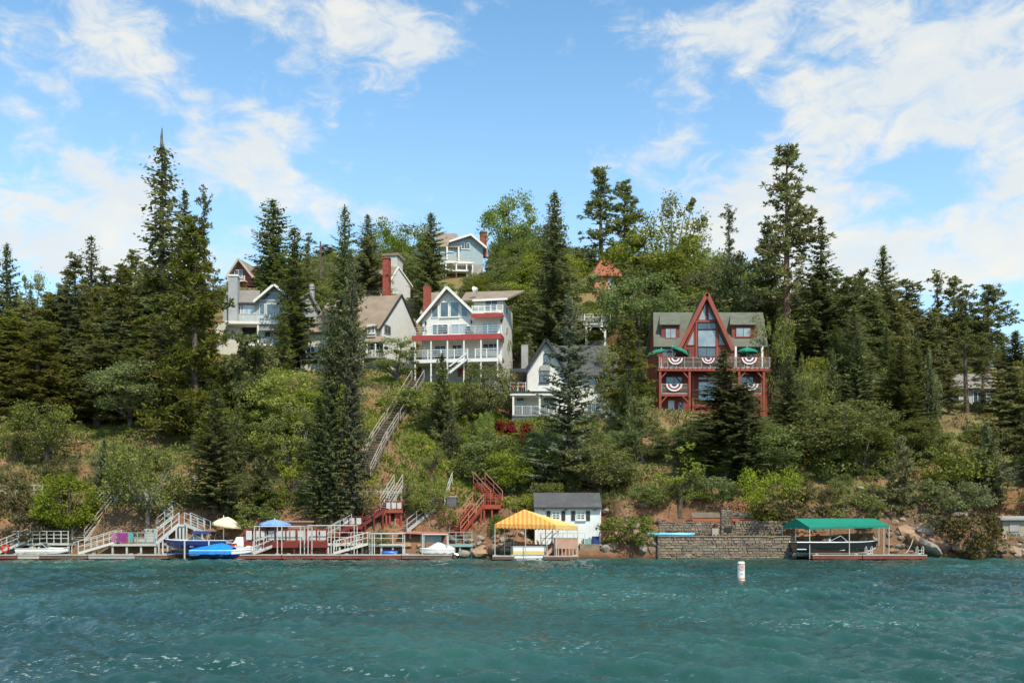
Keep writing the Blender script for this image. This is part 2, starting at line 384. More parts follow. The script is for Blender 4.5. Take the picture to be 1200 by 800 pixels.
# ------------------------------------------------------------------ trees
def quads(C, A, B, fold=None):
    """leaf quads: centre C, half axis A, half axis B -> V, F"""
    n = len(C)
    V = np.stack([C - A, C - B*.9 + A*.1, C + A, C + B*.9 + A*.1], 1).reshape(-1, 3)
    return V, np.arange(4*n).reshape(n, 4)
def unit(v): return v / np.maximum(np.linalg.norm(v, axis=-1, keepdims=True), 1e-9)
def fir_mesh(seed, H=20., R=2.9, z0=.07, prof=.85, gap=.0, up=.12, spray=.50, bulge=0.0, wh=.40, droop=.28):
    r = np.random.default_rng(seed); C = []; A = []; B = []
    z = z0 * H; twigs = MB()
    off = r.uniform(0, 6.28)
    while z < H - .15:
        t = (z - z0*H) / (H - z0*H)
        L0 = R * ((1 - t) ** prof) * (1 - bulge * (1-t)**3) + .10
        nb = int(8 - 3 * t)
        azb = r.uniform(0, 6.28)
        lump = 1 + .22*math.sin(z*1.1 + off) * (1 - t)
        for k in range(nb):
            if r.random() < gap: continue
            a = azb + 2*math.pi*k/nb + r.normal(0, .22)
            L = L0 * r.uniform(.62, 1.18) * (lump + .18*math.sin(2*a + z*.35 + off))
            if L < .12: L = .12
            zz = z + r.uniform(-.12, .12)
            s = np.linspace(.10, 1.0, max(3, int(L / .17)))
            pitch = up + .55*t
            px = s*L; pz = zz + np.sin(pitch)*s*L - droop*L*.5*(s**1.4)*(1-t) + .10*L*np.clip(s-.7, 0, 1)
            d = np.array([math.cos(a), math.sin(a), 0]); sd = np.array([-math.sin(a), math.cos(a), 0])
            Pp = d[None]*px[:, None]; Pp[:, 2] = pz
            if k % 3 == 0 and L > .8: twigs.bar((0, 0, zz), tuple(Pp[int(len(s)*.6)]), .05)
            for sg in (-1, 1):
                ln = spray * (0.45 + .55*(1 - s)) * min(1.0, .35 + L*.35) * r.uniform(.7, 1.3, len(s))
                ax = unit(d[None]*.65 + sg*sd[None]*.75 + np.stack([r.normal(0,.15,len(s)), r.normal(0,.15,len(s)), r.normal(-.22,.16,len(s))], 1))
                cc = Pp + ax*ln[:, None]*.5
                bb = np.cross(ax, unit(np.array([[0,0,1.]]) + r.normal(0, .35, (len(s), 3)))) ; bb = unit(bb)
                C.append(cc); A.append(ax*ln[:, None]*.58); B.append(bb*(ln*.24 + .03)[:, None])
            # hanging inner sprays fill the body of the crown
            m = max(1, int(len(s)*.5)); ss = r.uniform(.15, .85, m)
            Pi = d[None]*(ss*L)[:, None]; Pi[:, 2] = zz + np.sin(pitch)*ss*L - droop*L*.5*ss**1.4*(1-t)
            ax = unit(r.normal(0, .5, (m, 3)) + np.array([[0, 0, -1.]])); l2 = r.uniform(.16, .34, m)
            C.append(Pi + ax*l2[:, None]*.6); A.append(ax*l2[:, None]); B.append(unit(np.cross(ax, r.normal(0, 1, (m, 3))))*(l2*.42)[:, None])
        z += wh * r.uniform(.8, 1.2) * (1 - .35*t)
    # leader
    n = 12; zt = H - np.linspace(0, 1.0, n); C.append(np.stack([zt*0, zt*0, zt], 1)); ax = unit(np.stack([r.normal(0,.6,n), r.normal(0,.6,n), np.ones(n)], 1)); A.append(ax*.16); B.append(unit(np.cross(ax, r.normal(0,1,(n,3))))*.05)
    V, Fq = quads(np.concatenate(C), np.concatenate(A), np.concatenate(B))
    crown = npmesh('fir_crown', V, Fq)
    tk = MB().tube([(0,0,-1.2), (.02,0,H*.25), (0,.03,H*.6), (0,0,H-.2)], [H*.015, H*.012, H*.007, .015], 7)
    tk.v += []; n0 = len(tk.v); tk.v += twigs.v; tk.f += [tuple(n0+i for i in f) for f in twigs.f]; tk.mi += twigs.mi
    me = bpy.data.meshes.new('fir_trunk'); me.from_pydata(tk.v, [], tk.f)
    return crown, me, H, R
def pine_mesh(seed, H=20., R=3.2, z0=.3, dens=1.0, sparse=.0, tuft=.55, prof='dome', lean=0., snag=0.):
    """pines: whorls of longer limbs ending in needle tufts"""
    r = np.random.default_rng(seed); C = []; A = []; B = []
    tk = MB(); bend = lambda z: lean*H*math.sin(z/H*3.0)*.5
    zs = [H*i/6 for i in range(7)]
    tk.tube([(0,0,-1.2)] + [(bend(z), bend(z)*.3, z) for z in zs], [H*.0165] + [H*.0155*(1 - .93*z/H) for z in zs], 7)
    z = z0*H
    while z < H*(1 - snag) - .1:
        t = (z - z0*H)/(H - z0*H)
        if prof == 'dome': Lp = R*(math.sin(math.pi*(.12 + .86*t)**.9)**.7)
        elif prof == 'cone': Lp = R*(1 - t)**.7 + .25
        else: Lp = R*(.55 + .45*math.sin(t*9 + seed))*(1 - t**4)
        for k in range(r.integers(3, 6)):
            if r.random() < sparse: continue
            a = r.uniform(0, 6.28); L = max(.4, Lp*r.uniform(.45, 1.1)); el_ = r.uniform(-.05, .45) + .4*t
            p0 = np.array([bend(z), bend(z)*.3, z]); d = np.array([math.cos(a)*math.cos(el_), math.sin(a)*math.cos(el_), math.sin(el_)])
            p1 = p0 + d*L; p1[2] -= .1*L
            tk.bar(tuple(p0), tuple(p1), .05 + .012*L)
            nt = max(2, int(L*2.6*dens))
            for q in range(nt):
                s = r.uniform(.3, 1.05); pc = p0 + (p1 - p0)*s + r.normal(0, .22 + .13*s*L*.5, 3)*np.array([1, 1, .6])
                m = int(r.integers(13, 20)); dd = unit(r.normal(0, 1, (m, 3)) + np.array([[0, 0, .35]]) + d*.4); ln = tuft*r.uniform(.55, 1.1, m)
                C.append(pc + dd*ln[:, None]*.5); A.append(dd*ln[:, None]*.5); B.append(unit(np.cross(dd, r.normal(0, 1, (m, 3))))*(.055 + .05*tuft))
        z += .55*r.uniform(.7, 1.3)
    V, Fq = quads(np.concatenate(C), np.concatenate(A), np.concatenate(B))
    me = bpy.data.meshes.new('pine_trunk'); me.from_pydata(tk.v, [], tk.f)
    return npmesh('pine_crown', V, Fq), me, H, R
def broad_mesh(seed, H=9., R=4., z0=.22, nc=54, leaves=300, leaf=.20, open_=.35, clump=1.0, flat=1.0, cone=0.):
    r = np.random.default_rng(seed); C = []; A = []; B = []
    cz = H*(z0 + (1 - z0)*.5); rz = H*(1 - z0)*.5
    tk = MB(); fork = H*z0*.9
    tk.tube([(0,0,-1.0), (.08,0,fork*.5), (0,.05,fork+.1)], [H*.032, H*.026, H*.022], 7)
    cents = []
    for i in range(nc):
        for _ in range(20):
            v = unit(r.normal(0, 1, 3)); rad = r.uniform(.45, 1.0)**.6
            p = np.array([v[0]*R*rad, v[1]*R*rad, cz + v[2]*rz*rad])
            h = (p[2] - H*z0)/(H*(1-z0))
            lim = R*(1 - cone*h) if cone else R*(.75 + .25*math.sin(math.pi*min(1, h+.2)))
            if math.hypot(p[0], p[1]) <= lim*(1 + .18*math.sin(3*math.atan2(p[1], p[0]) + seed)): break
        cents.append(p)
    for i, p in enumerate(cents):
        cr = clump*r.choice((.5,.7,.9,1.1,1.35))*r.uniform(.85, 1.15)*R*.26
        if i % 3 == 0:
            mid = p*.5 + np.array([0, 0, fork*.5 + .3]); mid[2] = fork + (p[2]-fork)*.45
            tk.tube([(0, 0, fork*.9), tuple(mid + r.normal(0, .12, 3)), tuple(p)], [H*.014, H*.009, .02], 5, False)
        n = int(leaves*r.uniform(.6, 1.2)*(1 - open_*r.random()))
        v = unit(r.normal(0, 1, (n, 3))); rr = (r.uniform(.35, 1.0, n)**.6)*cr*(1 + .25*np.sin(v[:, 0]*4 + i))
        pc = p + v*rr[:, None]*np.array([1.15, 1.15, .8*flat])
        ax = unit(r.normal(0, 1, (n, 3)) + v*.3); nn = unit(v*.7 + np.array([[0, 0, .6]]) + r.normal(0, .5, (n, 3)))
        bb = unit(np.cross(ax, nn)); s = leaf*r.uniform(.35, 1.4, n)
        C.append(pc); A.append(ax*s[:, None]*.62); B.append(bb*s[:, None]*.42)
    V, Fq = quads(np.concatenate(C), np.concatenate(A), np.concatenate(B))
    me = bpy.data.meshes.new('tree_trunk'); me.from_pydata(tk.v, [], tk.f)
    return npmesh('leaf_crown', V, Fq), me, H, R
KIND = {}
def reg(key, tup, fm, bm=BARK, name='fir_tree', cat='tree'):
    crown, trunk, H, R = tup
    if not crown.materials: crown.materials.append(fm)
    if not trunk.materials: trunk.materials.append(bm)
    KIND[key] = (crown, trunk, H, R, name, cat)
def recolour(key, src, fm, bm=BARK, name=None):
    crown, trunk, H, R, nm, cat = KIND[src]
    c2 = crown.copy(); c2.materials.clear(); c2.materials.append(fm)
    KIND[key] = (c2, trunk, H, R, name or nm, cat)
reg('fir1', fir_mesh(1, 20, 2.9, .06, .72, .0, .1, .55), FIR); reg('fir2', fir_mesh(2, 20, 2.5, .04, .50, .03, .05, .52), FIR); reg('fir3', fir_mesh(3, 20, 3.2, .10, .85, .1, .05, .60), FIR)
reg('firn', fir_mesh(4, 20, 2.0, .06, .62, .14, .1, .48), FIR)                       # narrow, ragged
reg('firw', fir_mesh(5, 20, 4.2, .08, .85, .18, .1, .66, wh=.50, droop=.15), PALEFIR)   # wide, open tiers
reg('firy', fir_mesh(6, 9, 2.2, .06, .85, 0, .2, .36, wh=.26), FIRB)                # young
recolour('firb', 'fir1', FIRB); recolour('firb2', 'fir2', FIRB)
reg('pine1', pine_mesh(11, 20, 3.6, .28, 1.15, .05), PINE, BARK, 'pine_tree')
reg('pine2', pine_mesh(12, 20, 3.0, .18, 1.2, .1, .5, 'cone'), PINE, BARK, 'pine_tree')
reg('pine3', pine_mesh(13, 20, 3.2, .35, .75, .35, .5, 'ragged', .02), PINE, BARK, 'pine_tree')
reg('pine4', pine_mesh(14, 20, 2.6, .10, 1.5, .0, .55, 'cone'), PINE, BARK, 'pine_tree')
reg('pinek', pine_mesh(15, 10, 3.2, .45, 1.7, .0, .5, 'dome', .10), FIR, BARK, 'pine_tree')
reg('pinelow', pine_mesh(16, 9, 2.6, .03, 1.8, .0, .42, 'cone'), PINE, BARK, 'pine_tree')
reg('pinetall', pine_mesh(17, 24, 3.4, .34, 1.05, .12, .5, 'cone'), PINE, mat('reddish bark', (.24,.13,.085), .9, .3, 2.5, .6), 'pine_tree'); reg('pinefeather', pine_mesh(18, 16, 2.3, .12, .8, .15, .6, 'cone'), GREYL, BARK, 'pine_tree')
reg('pinebig', pine_mesh(19, 22, 3.6, .10, 1.25, .05, .6, 'cone'), PINE, BARK, 'pine_tree')
recolour('pinedark', 'pine4', FIR); recolour('pinedark3', 'pine3', FIR); recolour('pinedark1', 'pine1', FIR)
reg('oak1', broad_mesh(21), OAK, BARKG, 'oak_tree'); reg('oak2', broad_mesh(22, 10, 3.6, .18, 52), OAK, BARKG, 'oak_tree')
reg('oak3', broad_mesh(23, 9, 4.6, .28, 48, 230, .21, .3, .95), OAK, BARKG, 'oak_tree')
reg('oaks', broad_mesh(24, 11, 4.2, .2, 50, 170, .22, .45, .9), GREYL, BARKG, 'oak_tree')
recolour('oakg', 'oak1', GREYL); recolour('oakg3', 'oak3', GREYL); recolour('lime1', 'oak2', LIME, name='leafy_tree'); recolour('lime2', 'oak1', LIME, name='leafy_tree'); recolour('lime3', 'oak3', LIME, name='leafy_tree')
reg('young', broad_mesh(25, 7, 1.8, .3, 26, 110, .16, .5, 1.1), LIME, BARK, 'young_tree')
reg('coneb', broad_mesh(26, 5, 2.7, .04, 130, 190, .13, 0, .95, 1.0, .62), LIME, BARK, 'round_tree')
reg('bush1', broad_mesh(31, 2.4, 1.7, .0, 34, 150, .13), OAK, BARK, 'bush', 'bush'); reg('bush2', broad_mesh(32, 2.0, 1.9, .0, 32, 150, .13), OAK, BARK, 'bush', 'bush')
reg('bush3', broad_mesh(33, 3.0, 1.8, .0, 30, 120, .14, .4), OAK, BARK, 'bush', 'bush')
for nm_, fm_ in (('l', LIME), ('g', GREYL), ('d', OLIVE), ('r', REDL), ('p', PINKL)):
    for q_ in (1, 2, 3): recolour('bush%d%s' % (q_, nm_), 'bush%d' % q_, fm_)
LOOK = {'firb':'blue green fir','fir2':'slim green fir','pinelow':'bushy young pine','young':'slim young tree','firy':'small young fir','fir1':'dark fir','fir3':'wide dark fir','pine4':'olive green pine','pinedark':'dark green pine','pine2':'bushy pine','oakg':'grey green oak','oakg3':'spreading grey green oak','oak1':'green oak','oak2':'round green oak',
 'lime1':'bright green oak','lime2':'yellow green oak','bush1':'green bush','bush2':'low green bush','bush3':'loose green bush','bush1d':'olive brown bush','bush2d':'low dry brown bush','bush1g':'grey green bush','bush2g':'low grey green bush','bush3g':'loose grey green bush','bush1l':'bright green bush','bush2l':'low bright green bush'}
MARKS = [(60,560,'the white path rail'),(80,590,'the round bright tree'),(110,500,'the pebbly red clearing'),(60,400,'the edge fir'),(150,370,'the slim fir'),(190,330,'the tallest fir'),(228,430,'the big bushy pine'),(252,540,'the low dark fir'),(125,600,'the light wooden stairs'),(205,600,'the zigzag stairs'),
 (262,615,'the cream parasol'),(322,610,'the blue parasol'),(395,500,'the twin firs'),(292,470,'the bent pine'),(315,375,'the blue grey house'),(280,318,'the small red house'),(415,395,'the tan roofed chalet'),(448,325,'the tall red chimney'),(505,290,'the dark blue fir'),(545,290,'the hilltop house'),(545,395,'the white house with red decks'),
 (440,545,'the lower long stairs'),(485,475,'the upper long stairs'),(462,600,'the red tower'),(518,470,'the blue slope fir'),(495,605,'the weathered grey flight'),(528,588,'the grey retaining box'),(565,600,'the red stairs'),(625,605,'the yellow canopy'),(665,600,'the white boathouse'),(655,450,'the white gabled house'),(690,375,'the carport'),
 (650,290,'the tall carport fir'),(712,320,'the red roofed house'),(704,240,'the tall thin crest pine'),(765,300,'the biggest yellow green tree'),(833,400,'the red chalet'),(757,530,'the brick pillar'),(815,600,'the outdoor fireplace'),(800,640,'the lake wall'),(848,520,'the big dark fir'),(735,620,'the boathouse bush'),
 (922,300,'the tallest pine'),(962,330,'the wide skyline fir'),(1035,330,'the pointed skyline fir'),(1056,450,'the fir by the grey cabin'),(985,520,'the wide grey oak'),(980,620,'the green boat canopy'),(1057,555,'the young bushy pine'),(1130,470,'the grey house'),(1133,390,'the long bare trunk'),(1140,620,'the big olive bush'),
 (1190,620,'the small shed'),(1075,630,'the long tan slab'),(1156,540,'the young bare stemmed fir'),(925,460,'the blue green fir'),(900,580,'the overhanging bright tree'),(10,620,'the edge gangway'),(600,560,'the pale bank boulder'),(1190,420,'the fir at the edge')]
SORTED = []
def mark(o, px, py, look, base, group):
    """remember a filler so that it gets a label of its own from what it stands next to"""
    SORTED.append((o, px, py, look, base, group)); return o
def name_sorted():
    from collections import defaultdict
    D_ = defaultdict(list)
    for (o, px, py, look, size, group) in SORTED:
        m_ = min(MARKS, key=lambda q: (q[0]-px)**2 + ((q[1]-py)*1.3)**2); dx, dy = px - m_[0], py - m_[1]
        rel = ('above' if dy < -16 else 'below' if dy > 16 else 'beside') if abs(dx) < 2.2*abs(dy) else 'beside'
        D_['%s%s %s %s' % (size + ' ' if size else '', look, rel, m_[2])].append((py, px, o, group))
    ORD = ['highest','second highest','third highest','fourth highest','fifth highest','sixth highest','seventh highest','eighth highest','ninth highest','tenth highest']
    for k, L in D_.items():
        L.sort(key=lambda t: t[0])
        for i, (py, px, o, g) in enumerate(L):
            o['label'] = k if len(L) == 1 else (('higher one, ' if i == 0 else 'lower one, ') + k if len(L) == 2 else 'lowest ' + k if i == len(L)-1 else (ORD[i] if i < 10 else 'next lower') + ' ' + k)
NTREE = [0]
def plant(key, X, Y, H, wid=None, label=None, group=None, z=None, rz=None, lean=None, name=None, cat=None):
    crown, trunk, H0, R0, nm, ct = KIND[key]
    s = H/H0; sw = (wid*(1.42 if key[:3] == 'fir' else 1.2)/(2*R0)) if wid else s
    zz = gz(X, Y) if z is None else z
    e = empty(name or nm, (X, Y, zz - .15), random.uniform(0, 6.28) if rz is None else rz, label, cat or ct, group)
    e.scale = (sw, sw, s)
    if lean: e.rotation_euler = (lean[0], lean[1], e.rotation_euler[2])
    link('trunk' if ct == 'tree' else 'stem', trunk, None, e); link('crown', crown, None, e)
    NTREE[0] += 1
    return e
SHIELD = []      # photo rectangles a filler tree may not cover, with the distance of what stands there: x0, x1, y0, y1, Y
def tree(key, px, top, base=None, wpx=None, label=None, group=None, Y=None, **kw):
    """top/base rows and crown width as read off the photo; the tree then stands on the hill where its foot is"""
    if Y is None: Y = hit(px, base)
    X = wx(px, Y); z = gz(X, Y)
    if base is not None and abs(row_of(X, Y, z) - base) > 14 and kw.pop('strict', False): pass
    H = max(.6, wz(top, Y) - z)
    return plant(key, X, Y, H, wpx*Y/F if wpx else None, label, group, **kw)
def clear(px, top, Y, halfw, base):
    for (x0, x1, y0, y1, yy) in SHIELD:
        if Y < yy + 2 and px + halfw > x0 and px - halfw < x1 and top < y1 and base > y0: return False
    return True
# ------------------------------------------------------------------ houses
WHITE = mat('white paint', (.70,.68,.62), .6, .05, 1.5, .35, dirt=(.50,.48,.43), bands=(2, .22))
WTRIM = mat('white trim', (.74,.72,.67), .55, .05, 2, .1, dirt=(.55,.53,.48))
CREAM = mat('cream siding', (.58,.55,.47), .7, .06, 1.5, .35, dirt=(.42,.39,.33), bands=(2, .22))
BGREY = mat('blue grey siding', (.37,.385,.385), .7, .08, 1.2, .35, dirt=(.30,.31,.31), bands=(2, .2))
BLUEW = mat('pale blue siding', (.33,.42,.45), .7, .08, 1.2, .35, dirt=(.24,.28,.29), bands=(2, .2))
GREYW = mat('weathered grey wood', (.36,.35,.33), .8, .15, 1.5, .4, dirt=(.20,.18,.16), bands=(2, .15))
BEIGE = mat('beige board', (.47,.43,.34), .75, .1, 1.5, .3, dirt=(.30,.26,.2))
REDW = mat('red brown timber', (.22,.046,.028), .6, .14, 1.2, .35, dirt=(.16,.035,.022), bands=(2, .2))
REDT = mat('red brown beam', (.28,.058,.032), .55, .12, 1.5, .2, dirt=(.2,.04,.025))
REDP = mat('red fascia paint', (.36,.045,.038), .5, .1, 1.5, .1, dirt=(.3,.05,.04))
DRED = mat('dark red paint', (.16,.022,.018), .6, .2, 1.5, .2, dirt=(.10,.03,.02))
TANR = mat('tan shingles', (.28,.215,.155), .9, .16, .8, .6, bands=(2, .16), second=(.17,.13,.10), dirt=(.20,.16,.12))
GRNR = mat('green shingles', (.135,.140,.105), .9, .16, .8, .6, bands=(2, .16), second=(.07,.08,.055), dirt=(.17,.17,.12))
DRKR = mat('dark grey shingles', (.085,.083,.083), .85, .16, .8, .6, bands=(2, .14), second=(.05,.05,.052), dirt=(.15,.15,.145))
GRYR = mat('brown grey shingles', (.24,.215,.19), .9, .14, .8, .6, bands=(2, .16), second=(.16,.14,.12), dirt=(.18,.16,.14))
REDR = mat('red shingles', (.34,.105,.06), .9, .14, .8, .5, bands=(2, .16), second=(.24,.08,.05), dirt=(.26,.1,.07))
BRICK = mat('red brick', (.34,.075,.05), .85, .25, 4, .5, bands=(2, .11), second=(.22,.07,.05), dirt=(.2,.08,.06))
DARK = mat('dark gap', (.02,.02,.02), .8, .1)  # near black: painted shade of openings, also dark window frames
GLASS = mat('window glass', (.10,.14,.16), .06, .35, .5, 0, metal=.25, spec=.9, dirt=(.03,.04,.045))  # blue grey base holds some of the reflected sky
GLASSL = mat('sky toned window glass', (.30,.36,.38), .10, .25, .7, 0, metal=.15, spec=.8, dirt=(.12,.16,.18))  # paler blue grey, sky reflection painted into the pane colour
METAL = mat('grey metal pipe', (.55,.55,.53), .45, .08, 2, .05, metal=.3)
BLACKT = mat('black trim', (.03,.03,.032), .6, .1)
class House:
    def __init__(s, name, px0, base, Y, label, rz=0, cat='house', group=None):
        s.Y = Y; s.o = PT(px0, base, Y); s.e = empty(name, s.o, R_(rz), label, cat, group); s.c = math.cos(R_(rz))
    def p(s, px, py, d=0.):
        return ((wx(px, s.Y + d) - s.o.x) / s.c, d, wz(py, s.Y + d) - s.o.z)
    def x(s, px, d=0.): return s.p(px, 0, d)[0]
    def z(s, py, d=0.): return s.p(0, py, d)[2]
    def box(s, name, x0, x1, yt, yb, d0, d1, m, parent=None):
        return MB().box(s.x(x0, d0), s.x(x1, d0), d0, d1, s.z(yb, d0), s.z(yt, d0)).build(name, m, parent or s.e)
    def wall(s, poly, d0, d1, m, name='wall'):
        """outline of (px, py) points, its front at depth d0, pushed back to d1"""
        return MB().prism([(s.x(a, d0), s.z(b, d0)) for a, b in poly], d0, d1).build(name, m, s.e)
    def roof(s, quad, t, m, name='roof'):
        """a sloping sheet from (px, py, depth) corners"""
        return MB().slab([s.q(*q) for q in quad], t).build(name, m, s.e)
    def q(s, px, py, d, back=None):
        """point seen at (px, py) at depth d, then pushed straight back to depth `back`"""
        v = s.p(px, py, d); return v if back is None else (v[0], back, v[2])
    def gable(s, quad, t, m, name='roof'):
        """ridge running back: each corner (px, py, front depth, own depth)"""
        return s.roof(quad, t, m, name)
    def win(s, x0, x1, yt, yb, d, fm=None, gm_=None, nx=2, ny=1, sill=True, fw=.07, poly=None, name='window'):
        """frame proud of the wall at depth d, glass just behind it"""
        fm = fm or WTRIM; gm_ = gm_ or GLASS
        if poly:
            P = [(s.x(a, d), s.z(b, d)) for a, b in poly]; f = MB()
            for i in range(len(P)):
                a, b_ = P[i], P[(i+1) % len(P)]; f.bar((a[0], d - .05, a[1]), (b_[0], d - .05, b_[1]), .09, fw + .02)
            o = f.build(name, fm, s.e); MB().prism(P, d - .025, d - .005).build('pane', gm_, o)
            return o
        X0, X1, Z0, Z1 = s.x(x0, d), s.x(x1, d), s.z(yb, d), s.z(yt, d); f = MB()
        f.box(X0, X1, d - .08, d - .004, Z1 - fw, Z1); f.box(X0, X1, d - .08, d - .004, Z0, Z0 + fw)
        f.box(X0, X0 + fw, d - .078, d - .004, Z0 + fw, Z1 - fw); f.box(X1 - fw, X1, d - .078, d - .004, Z0 + fw, Z1 - fw)
        W_ = X1 - X0 - 2*fw; H_ = Z1 - Z0 - 2*fw
        for i in range(1, nx): xx = X0 + fw + W_*i/nx; f.box(xx - fw*.4, xx + fw*.4, d - .075, d - .004, Z0 + fw, Z1 - fw)
        for j in range(1, ny): zz = Z0 + fw + H_*j/ny; f.box(X0 + fw, X1 - fw, d - .072, d - .004, zz - fw*.3, zz + fw*.3)
        o = f.build(name, fm, s.e)
        for i in range(nx):
            MB().box(X0 + fw + W_*i/nx, X0 + fw + W_*(i+1)/nx, d - .05, d - .03, Z0 + fw, Z1 - fw).build('pane', gm_, o)
        if sill: MB().box(X0 - .08, X1 + .08, d - .16, d - .002, Z0 - .08, Z0 - .003).build('sill', fm, o)
        return o
    def rail(s, x0, x1, yt, yb, d, m, posts=5, rails=3, pickets=0, dd=None, panel=None, top=.08):
        """railing from x0 to x1 (at depth d, or running back to dd)"""
        d2 = d if dd is None else dd
        A = Vector(s.p(x0, yb, d)); Bv = Vector(s.p(x1, yb, d2)); Bv.z = A.z; h = s.z(yt, d) - s.z(yb, d); f = MB()
        for i in range(rails):
            zz = h*(1 - i/max(1, rails)*.85); f.bar(A + Vector((0,0,zz - .03)), Bv + Vector((0,0,zz - .03)), top if i == 0 else .05, top*.7 if i == 0 else .05)
        for i in range(pickets):
            q = A.lerp(Bv, (i + .5)/pickets); f.bar(q + Vector((0,0,.04)), q + Vector((0,0,h - .05)), .035)
        o = f.build('railing', m, s.e)
        if panel: MB().bar(A + Vector((0,.012,h*.5)), Bv + Vector((0,.012,h*.5)), .015, h*.86).build('rail_panel', panel, o)
        post = None
        for i in range(posts):
            q = A.lerp(Bv, i/max(1, posts - 1))
            if post is None: post = MB().box(-.05, .05, -.052, .052, 0, h + .03).build('post', m, o, q)
            else: copyobj(post, o, q)
        return o
    def posts(s, xs_, yt, yb, d, m, w_=.14, name='post'):
        for a in xs_: MB().box(s.x(a, d) - w_/2, s.x(a, d) + w_/2, d - w_/2, d + w_/2, s.z(yb, d), s.z(yt, d)).build(name, m, s.e)

# --- white house with red decks
h = House('house', 545, 455, 114.5, 'white house with red edged decks, a big glazed gable and a brick chimney', -8)
D = 2.6; B_ = 10.5
h.wall([(490,455),(490,371),(490.5,370),(520.5,337),(551,366),(552,352),(586,352),(586,455)], D, B_, WHITE)
h.box('foundation', 489.5, 585.5, 424, 462, D - .03, D+.3, GREYW)
h.roof([(485,376,D-.7),(520.5,335.2,D-.7),(520.5,335.2,D-.7,8.5),(485,376,D-.7,8.5)], .22, TANR)
h.roof([(520.5,335,D-.7),(552.6,367,D-.7),(552.6,367,D-.7,8.5),(520.5,335,D-.7,8.5)], .22, TANR)
for a, b_ in (((484.8,376.4),(520.5,335.4)), ((520.5,335.4),(553,367.3))):
    MB().bar(h.p(*a, D-.74), h.p(*b_, D-.74), .10, .30).build('rake_board', WTRIM, h.e)
h.roof([(486,366,D+.9),(519,366,D+.9),(526,341,8.0),(490,341,8.0)], .16, TANR, 'rear_roof')
h.roof([(536,352,D-.3),(592,350.5,D-.6),(605,342,7.5),(536,342,7.5)], .2, TANR, 'shed_roof')
MB().bar(h.p(551,352.2,D-.62), h.p(592,351.6,D-.62), .08, .24).build('fascia', WTRIM, h.e)
h.box('brick_chimney', 490, 497.5, 333.5, 372, D + 1.2, D + 2.2, BRICK)
h.win(0,0,0,0, D, poly=[(502,371),(502,361),(509.5,354),(509.5,371)]); h.win(512,522,353,371,D,nx=1,gm_=GLASS); h.win(524,534.5,353,371,D,nx=1); h.win(0,0,0,0,D,poly=[(537,371),(537,355),(545,363),(545,371)])
h.win(502.5,521.5,379,391.5,D,nx=3,gm_=GLASS); h.win(524.5,544.5,379,391.5,D,nx=2,gm_=GLASSL); h.win(561.5,580.5,378.5,391.5,D,nx=3,gm_=GLASSL); h.win(565,580,353,366,D,nx=2)
h.win(505,519,404,420,D,nx=2,gm_=GLASS); h.win(526,538,403.5,420,D,nx=2); h.win(562,582,403,413,D,nx=3)
for a in (494, 548, 583.5): h.box('wall_lamp', a, a+1.6, 375, 379, D-.12, D-.003, BLACKT)
for (x0, x1, yt, yb, dd0) in ((551,588,367.6,372.4,.9),(481.5,587,391.6,397.6,0)):
    h.box('deck', x0+.2, x1-.2, yt+.2, yt+1.6, dd0+.1, D-.003, BEIGE); h.box('red_fascia', x0, x1, yt, yb, dd0, dd0+.1, REDP)
h.box('red_fascia', 586, 587, 391.6, 397.6, .105, D-.003, REDP)
h.rail(552,588,358.5,367.4,.95,WTRIM,6,4); mat('clear rail panel', (.5,.53,.52), .2, .1); h.rail(482,586.5,382,391.4,.05,METAL,8,3,top=.06)
h.box('deck', 484, 584, 420, 424, .05, D-.003, WTRIM)
h.rail(485,548,409,419.8,.1,WTRIM,5,4); h.rail(557,583.5,409,419.8,.1,WTRIM,3,4)
h.posts([485.5,504.5,524,543.5,563.5,583], 397.8, 452, .16, WTRIM, .15)
st = MB(); 
for dy in (.0, 1.0): st.bar(h.p(548,421,.0-dy), h.p(527,437,.0-dy), .06, .22); st.bar(h.p(548,413,-dy), h.p(527,429,-dy), .05, .07)
so_ = st.build('staircase', WTRIM, h.e)
for i in range(9):
    q = Vector(h.p(548,421,0)).lerp(Vector(h.p(527,437,0)), (i+.5)/9); MB().box(-.16,.16,-1.0,0,-.02,.02).build('tread', WTRIM, so_, q)
h.box('lattice_panel', 533, 553, 431, 441, D-.06, D+.015, REDW)
MB().tube([h.p(553,343,D+1), h.p(553,339,D+1)], .04).tube([h.p(552,340,D+.8), h.p(555,338.5,D+.6)], [.5,.1], 10).build('satellite_dish', METAL, h.e)
for (yt, yb) in ((356,363),(380,387)):
    MB().box(0,.9,0,.05,0,.8).build('window', WTRIM, h.e)
    o = h.e.children[-1]; o.rotation_euler = (0,0,R_(90)); o.location = (h.x(586, D)+.056, D+2.2, h.z(yb, D)); MB().box(.08,.82,-.02,-.004,.08,.72).build('pane', GLASS, o)

